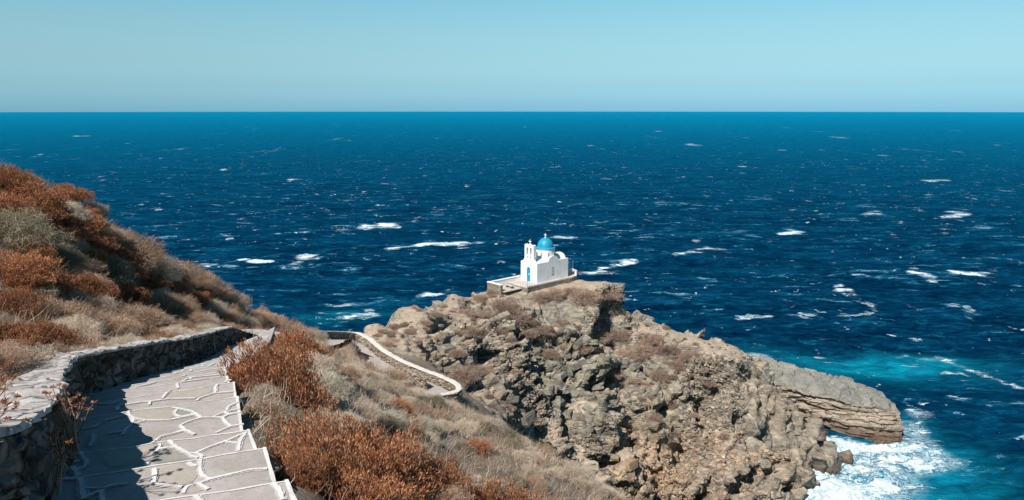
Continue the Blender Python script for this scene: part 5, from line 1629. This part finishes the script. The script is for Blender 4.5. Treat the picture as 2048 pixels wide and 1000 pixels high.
# left hillside
HILL = [('red', 20, 362, 84), ('red', 62, 394, 116), ('grey', 128, 412, 84), ('red', 116, 452, 100), ('red', 190, 478, 66), ('red', 165, 436, 84), ('olive', 30, 452, 150), ('tan', 222, 460, 62),
        ('tan', 262, 492, 120), ('tan', 304, 520, 110), ('tan', 352, 530, 100), ('tan', 400, 556, 84), ('tan', 430, 575, 70), ('tan', 460, 594, 70), ('grey', 500, 606, 64), ('tan', 540, 632, 60), ('tan', 575, 648, 56),
        ('olive', 206, 526, 90), ('red', 230, 505, 70), ('red', 178, 510, 70), ('red', 250, 540, 64), ('red', 32, 528, 120), ('red', 96, 556, 96), ('tan', 118, 615, 110), ('red', 92, 660, 90), ('tan', 140, 645, 96),
        ('red', 24, 600, 90), ('red', 16, 665, 110), ('red', 192, 578, 66), ('red', 250, 580, 84), ('tan', 262, 622, 100), ('tan', 314, 592, 84), ('tan', 306, 640, 86), ('grey', 350, 604, 90), ('red', 384, 590, 60),
        ('tan', 374, 630, 84), ('grey', 414, 608, 66), ('tan', 404, 634, 64), ('tan', 450, 620, 70), ('tan', 498, 634, 60), ('grey', 185, 600, 70), ('grey', 150, 520, 80), ('olive', 110, 505, 90), ('red', 300, 560, 60), ('red', 350, 570, 50),
        ('grey', 60, 610, 90), ('tan', 215, 640, 90), ('red', 60, 500, 80), ('red', 0, 405, 90), ('red', 90, 420, 80), ('red', 45, 560, 70), ('red', 160, 560, 70), ('red', 440, 640, 50), ('rusty', 555, 645, 60), ('tan', 585, 657, 56), ('rusty', 605, 664, 50), ('tan', 520, 624, 60), ('olive', 70, 575, 60)]
HILL = [(('rusty' if (k == 'tan' and n % 4 != 1) or (k == 'grey' and n % 2) else k), u, v, w) for n, (k, u, v, w) in enumerate(HILL)]
for kind, u, v, wpx in HILL:
    sky = (v < 0.44 * u + 372)
    zone = 'on the skyline of the left hillside' if sky else ('close behind the whitewashed wall top' if v > 585 else 'in the middle of the left hillside')
    size = 'big' if wpx >= 100 else ('medium' if wpx >= 75 else 'small')
    plant_px(kind, u, v, wpx, f'{size} {KN[kind]} bush {zone}', f'{KN[kind]} bushes {zone}', 0.95)
def clear(x, y, r, k=0.75):
    return all((x - a) ** 2 + (y - b) ** 2 > (k * (r + c)) ** 2 for a, b, c in TAKEN)
SIGHT = [at(880, 792, 42.3), at(860, 790, 42.6), at(690, 700, 45.5), at(715, 708, 46)]
def free_of_path(x, y, r):
    pd, _ = path_dist(np.array([x]), np.array([y]))
    if pd[0] < r * 0.95 + (0.42 if x < np.interp(y, C_path[:, 1], C_path[:, 0]) else 0.0): return False
    ld, _, sd = poly_dist(np.array([x]), np.array([y]), LW)
    if ld[0] < (r + (2.6 if y > 47.5 else 1.75) if sd[0] < 0 else r * .5 + .35): return False
    for q in SIGHT:
        if math.hypot(x - q[0], y - q[1]) < r + 1.1: return False
    ld, _, _ = poly_dist(np.array([x]), np.array([y]), iw)
    return ld[0] > r + .2
# scrub hanging over the wall top
hr = np.random.default_rng(12)
dl = np.gradient(Lw[:, :2], axis=0); dl /= np.linalg.norm(dl, axis=1)[:, None]
s_ = 0.0
for i in range(1, len(Lw) - 12):
    s_ += np.linalg.norm(Lw[i, :2] - Lw[i - 1, :2])
    if Lw[i, 1] < 6.4 or s_ < .62: continue
    s_ = 0.0
    r = hr.uniform(.36, .62)
    off = .55 + r * hr.uniform(.55, .9)
    q = Lw[i, :2] + np.array([-dl[i, 1], dl[i, 0]]) * off
    g = drop(q[0], q[1]); TAKEN.append((q[0], q[1], r * .8))
    kd = ['rusty', 'tan', 'red', 'rusty', 'grey'][int(hr.integers(5))]
    plant(kd, Vector((q[0], q[1], max(g.z - .05, zt[i] - .25))), r, r * .9, f'{KN[kd]} scrub hanging over the top of the long stone wall', f'{KN[kd]} scrub along the wall top')
# filler on the left hillside
pr_ = np.random.default_rng(88)
c = 0; tries = 0
while c < 150 and tries < 7000:
    tries += 1
    x, y = pr_.uniform(-26, -4.5), pr_.uniform(5, 44)
    pxc = np.interp(y, C_path[:, 1], C_path[:, 0])
    if x > pxc - 1.2: continue
    r = pr_.uniform(.4, .85)
    if not free_of_path(x, y, r) or not clear(x, y, r, .62): continue
    p = drop(x, y)
    if p is None or p.z < 30: continue
    kind = pr_.choice(['red', 'rusty', 'rusty', 'red', 'tan', 'rusty'])
    TAKEN.append((x, y, r)); p = p.copy(); p.z -= .1 * r
    plant(kind, p, r, r * .95, f'{KN[kind]} bush among others on the left hillside', f'{KN[kind]} bushes filling the left hillside'); c += 1
# dry slope right of the steps
c = 0; tries = 0
while c < 205 and tries < 9000:
    tries += 1
    y = pr_.uniform(6.5, 47); x = pr_.uniform(-10.5, 7)
    pxc = np.interp(y, C_path[:, 1], C_path[:, 0])
    if x < pxc + .6: continue
    r = pr_.uniform(.28, .62) * (0.75 + y / 60)
    if not free_of_path(x, y, r) or not clear(x, y, r, .55): continue
    p = drop(x, y)
    if p is None or p.z < 27: continue
    p = p.copy()
    h = 48 - p.z
    kind = pr_.choice(['tan', 'rusty', 'tan', 'tan', 'olive', 'tan', 'rusty', 'grey'])
    if pr_.random() < .04 and y > 15: kind = 'red'
    zone = 'on the near part of the dry slope' if y < 18 else ('in the middle of the dry slope' if y < 32 else 'low on the dry slope near the white topped wall')
    TAKEN.append((x, y, r)); p.z -= .15 * r
    plant(kind, p, r, r * pr_.uniform(.75, 1.05), f'{KN[kind]} bush {zone}', f'{KN[kind]} bushes {zone}'); c += 1
# bushes on the headland
CB = [(1010, 600, 60), (975, 622, 70), (930, 620, 50), (1045, 622, 60), (1170, 580, 60), (1215, 578, 60), (1110, 578, 46), (1140, 575, 40), (1190, 660, 60), (1210, 655, 46), (1120, 640, 44), (1085, 650, 50), (1060, 660, 40), (1255, 700, 50),
      (1290, 690, 60), (1330, 690, 60), (1305, 670, 50), (1240, 660, 50), (1160, 690, 44), (1225, 735, 50), (1320, 740, 46), (1350, 720, 44), (930, 735, 70), (965, 730, 56), (905, 745, 50), (1380, 705, 40), (1000, 655, 44), (950, 655, 50), (915, 700, 40),
      (960, 590, 36), (985, 580, 30), (850, 640, 30), (870, 625, 34), (820, 660, 26), (790, 650, 30), (1270, 755, 30), (1310, 830, 36), (1345, 860, 30), (1185, 870, 20), (1215, 860, 22), (1160, 835, 18), (1420, 760, 30), (1100, 700, 34), (1345, 800, 34), (1405, 735, 26), (1080, 585, 40), (1125, 555, 30)]
for (u, v, wpx) in CB:
    h = cast(u, v + wpx * .2)
    if h is None or h[0].y < 55: continue
    zone = 'on the chapel hilltop' if v < 630 else ('on the left of the cliff face' if u < 1040 else ('on the ledge right of the chapel' if v < 760 else 'clinging to the lower cliff'))
    plant_px('brown', u, v, wpx, f'{"rounded" if wpx > 45 else "small"} brown bush {zone}', f'brown bushes {zone}', .8)
c = 0
while c < 95:
    u, v = pr_.uniform(760, 1560), pr_.uniform(575, 960)
    h = cast(u, v)
    if h is None or h[0].y < 57 or h[1].z < .45 or h[0].z < 4: continue
    if (Vector(h[0]).xy - Vector(chxy(1.5, 1.4))).length < 7.5: continue
    if poly_dist(np.array([h[0].x]), np.array([h[0].y]), LW)[0][0] < 2.2: continue
    if u > 1500 or (1100 < u < 1250 and 740 < v < 920 and pr_.random() < .7): continue
    r = pr_.uniform(.25, .75)
    p = h[0].copy(); p.z -= .15 * r
    zone = 'on the upper headland' if v < 700 else 'low on the headland cliff'
    plant('brown', p, r, r * .8, f'tuft of brown scrub {zone}', f'tufts of brown scrub {zone}'); c += 1

c = 0; tries = 0
while c < 42 and tries < 600:
    tries += 1
    u = pr_.uniform(745, 985); v = pr_.uniform(595, 690)
    h = cast(u, v)
    if h is None or h[0].y < 58 or h[1].z < .5: continue
    if poly_dist(np.array([h[0].x]), np.array([h[0].y]), LW)[0][0] < 1.6 or (Vector(h[0]).xy - Vector(chxy(-3, 1.4))).length < 5.5: continue
    r = pr_.uniform(.22, .55); pt = h[0].copy(); pt.z -= .15 * r
    kd = ['rusty', 'tan', 'rusty'][c % 3]
    plant(kd, pt, r, r * .7, f'{KN[kd]} scrub on the smooth ridge left of the chapel', f'{KN[kd]} scrub on the ridge left of the chapel'); c += 1
# dry grass carpeting the slopes
def carpet():
    q = np.random.default_rng(5)
    n = 105000
    y = 5 + 47 * q.random(n) ** 0.85
    x = q.uniform(-22, 9, n)
    pd, _ = path_dist(x, y)
    ld, _, sd = poly_dist(x, y, LW)
    pxc = np.interp(y, C_path[:, 1], C_path[:, 0])
    ok = (pd > np.where(x < pxc, .62, .03)) & ~((ld < np.where(y > 48, 2.8, 1.85)) & (sd < 0)) & (ld > .5)
    x, y = x[ok], y[ok]
    clump = fbm(np.stack([x, y, 0 * x], 1) * .9, 3, 15)
    ok = clump > -0.35 + .5 * q.random(len(x)) * 1.0 - .3
    x, y = x[ok], y[ok]
    Z = H0(x, y)
    P = []
    for a, b in zip(x, y):
        h = bvh_near.ray_cast(Vector((a, b, 80)), Vector((0, 0, -1)))
        P.append((a, b, h[0].z - .01) if h[0] is not None else (a, b, -50))
    P = np.array(P); P = P[P[:, 2] > 24]
    n = len(P)
    Dv = np.stack([.10 * q.normal(size=n) + .05, .10 * q.normal(size=n), q.uniform(.10, .30, n)], 1)
    sc = 1 + P[:, 1] / 50
    v, f = blades(P, P + Dv * sc[:, None], 0.007 * sc, q, .15)
    mi = ((P[:, 0] < np.interp(P[:, 1], C_path[:, 1], C_path[:, 0])) | (q.random(n) < .35)).astype(np.int32)
    o = link('dry_grass', v, f, [M['tan'], M['rusty']])
    o.data.polygons.foreach_set('material_index', np.r_[mi, mi])
    tag(o, 'dry straw coloured grass covering the slopes beside the steps', 'grass', kind='stuff')
carpet()

# thistles beside the steps
def thistle(heads, base, Y, label, spread=.5):
    r = np.random.default_rng(len(heads) * 7 + int(Y * 10))
    bp = at(*base, Y)
    root = empty('thistle', bp)
    tag(root, label, 'thistle')
    bm = bmesh.new()
    hv, hf, nb = [], [], 0
    for (u, v) in heads:
        p = at(u, v, Y + r.uniform(-.3, .3)) - bp
        b0 = np.array([r.normal() * .03, r.normal() * .03, 0])
        k = b0 + (p - b0) * .5 + np.array([r.normal() * .03, r.normal() * .03, .04])
        bm_tube(bm, [b0, k, p], [.006, .005, .0035], 5)
        if r.random() < .6:
            p2 = k + (p - b0) * .35 + r.normal(size=3) * .06
            bm_tube(bm, [k, p2], [.004, .003], 5)
            q = [p, p2]
        else: q = [p]
        for c in q:
            n = 26
            D = r.normal(size=(n, 3)); D[:, 2] = np.abs(D[:, 2]) * .8 - .15
            a = kites(np.repeat(np.asarray(c)[None], n, 0), D, r.uniform(.022, .040, n), np.full(n, .008), r)
            hv.append(a)
    from_bm('stem', bm, M['brown'], root)
    for a in hv: link('flower_head', a[0], a[1], M['red'], root)
thistle([(105, 775), (128, 774), (98, 787), (156, 790), (171, 799), (115, 822), (140, 803), (146, 813), (178, 819), (122, 800), (112, 812), (134, 790), (150, 825), (188, 806)], (146, 905), 6.3, 'dry branching thistle with many spiky heads in front of the stone wall')
thistle([(93, 868), (110, 866), (126, 876), (105, 892), (139, 884), (72, 892), (135, 908), (116, 902), (141, 917), (100, 900), (128, 890), (122, 915)], (112, 985), 5.4, 'lower thistle with clustered spiky heads at the foot of the stone wall')
thistle([(8, 735), (28, 758), (10, 780), (36, 793), (16, 808), (30, 817), (15, 838), (50, 842), (20, 725), (4, 760), (55, 850)], (-40, 872), 5.0, 'thistle leaning over the whitewashed wall top at the left edge')
# bare bleached twigs
def twigs():
    r = np.random.default_rng(9)
    bp = drop(*at(955, 985, 9.6)[:2])
    root = empty('dead_bush', bp); tag(root, 'bare bleached twigs sticking up among the red bushes at the bottom', 'dead bush')
    bm = bmesh.new()
    def br(p, d, l, w, k):
        q = p + d * l
        bm_tube(bm, [p, (p + q) / 2 + Vector(r.normal(size=3)) * l * .08, q], [w, w * .85, w * .7], 5)
        if k:
            for _ in range(3):
                nd = (d + Vector(r.normal(size=3)) * .55).normalized(); br(q, nd, l * .72, w * .65, k - 1)
    for i in range(9):
        br(Vector((r.normal() * .12, r.normal() * .1, 0)), Vector((r.normal() * .45, r.normal() * .3, 1)).normalized(), .24, .008, 2)
    from_bm('branch', bm, M['bleached'], root)
twigs()

# lamp by the wall
def lamp():
    Y = 4.9
    c = at(20, 957, Y)
    root = empty('path_light', c + np.array([0, 0, -.42]))
    tag(root, 'small round caged path light on a short post at the foot of the stone wall', 'lamp')
    bm = bmesh.new()
    pr = [(0, .36), (.03, .362), (.042, .38), (.045, .42), (.040, .455), (.026, .475), (0, .482)]
    bm_lathe(bm, pr, 0, 0, 24); g = from_bm('globe', bm, M['globe'], root, smooth=True)
    bm = bmesh.new()
    for z, rr in ((.392, .048), (.43, .0485), (.462, .042)):
        bm_tube(bm, [(rr * math.cos(a), rr * math.sin(a), z + .012 * math.cos(a)) for a in np.linspace(0, 2 * PI, 25)], .0035, 6)
    for k in range(4):
        a0 = k * PI / 2
        bm_tube(bm, [(rr * math.cos(a0), rr * math.sin(a0), z) for rr, z in ((.046, .36), (.049, .41), (.046, .45), (.03, .48), (0.004, .49))], .0035, 6)
    from_bm('cage', bm, M['iron'], root)
    bm = bmesh.new(); bm_lathe(bm, [(0, .358), (.05, .358), (.05, .335), (.02, .32), (.018, -.1), (0, -.1)], 0, 0, 20); from_bm('post', bm, M['pole'], root)
lamp()

SKY_STOPS = [(0.0, (.61, 1.28, 2.0)), (.011, (.54, 1.09, 1.72)), (.03, (.506, .90, 1.32)), (.061, (.567, .862, 1.04)), (.099, (.605, .90, .96)), (.14, (.58, .95, .97)), (.3, (.26, .58, .68)), (1.0, (.05, .24, .34))]
# ------------------------------------------------------------------ light
SUN_H = np.array([-0.55, -0.835]); SUN_EL = math.radians(48)
SUN_H = SUN_H / np.linalg.norm(SUN_H)
to_sun = Vector((SUN_H[0] * math.cos(SUN_EL), SUN_H[1] * math.cos(SUN_EL), math.sin(SUN_EL)))
sd_ = bpy.data.lights.new('sun', 'SUN')
sd_.energy = 5.0; sd_.angle = math.radians(0.5); sd_.color = (1.0, 0.955, 0.90)
so = bpy.data.objects.new('sun', sd_); COL.objects.link(so)
so.rotation_euler = to_sun.to_track_quat('Z', 'Y').to_euler()
so.location = (-40, -60, 120)
wd = bpy.data.worlds.new('World'); scene.world = wd
wd.use_nodes = True
nt = wd.node_tree
bg = nt.nodes['Background']
sky = nt.nodes.new('ShaderNodeTexSky'); sky.sky_type = 'NISHITA'; sky.sun_disc = False
sky.sun_elevation = SUN_EL; sky.sun_rotation = math.atan2(SUN_H[0], SUN_H[1])
sky.air_density = 1.0; sky.dust_density = 1.0; sky.ozone_density = 1.0
tc = nt.nodes.new('ShaderNodeTexCoord'); sx = nt.nodes.new('ShaderNodeSeparateXYZ')
nt.links.new(tc.outputs['Generated'], sx.inputs[0])
rp = nt.nodes.new('ShaderNodeValToRGB')
stops = SKY_STOPS
while len(rp.color_ramp.elements) < len(stops): rp.color_ramp.elements.new(0.5)
for e, (p, c) in zip(rp.color_ramp.elements, stops): e.position = p; e.color = (c[0] / 2, c[1] / 2, c[2] / 2, 1)
nt.links.new(sx.outputs['Z'], rp.inputs[0])
mx = nt.nodes.new('ShaderNodeMix'); mx.data_type = 'RGBA'; mx.blend_type = 'MULTIPLY'; mx.inputs['Factor'].default_value = 1
nt.links.new(sky.outputs[0], mx.inputs['A']); nt.links.new(rp.outputs[0], mx.inputs['B'])
vs = nt.nodes.new('ShaderNodeVectorMath'); vs.operation = 'SCALE'; vs.inputs['Scale'].default_value = 2.0
nt.links.new(mx.outputs['Result'], vs.inputs[0]); nt.links.new(vs.outputs[0], bg.inputs[0])
bg.inputs[1].default_value = 0.1
scene.view_settings.view_transform = 'Standard'
scene.view_settings.look = 'None'
scene.view_settings.exposure = 0.33
scene.view_settings.gamma = 1.0
scene.cycles.max_bounces = 5
scene.cycles.diffuse_bounces = 2
scene.cycles.glossy_bounces = 2
scene.cycles.transmission_bounces = 2
scene.cycles.use_denoising = True
scene.cycles.use_adaptive_sampling = True
scene.cycles.adaptive_threshold = 0.02
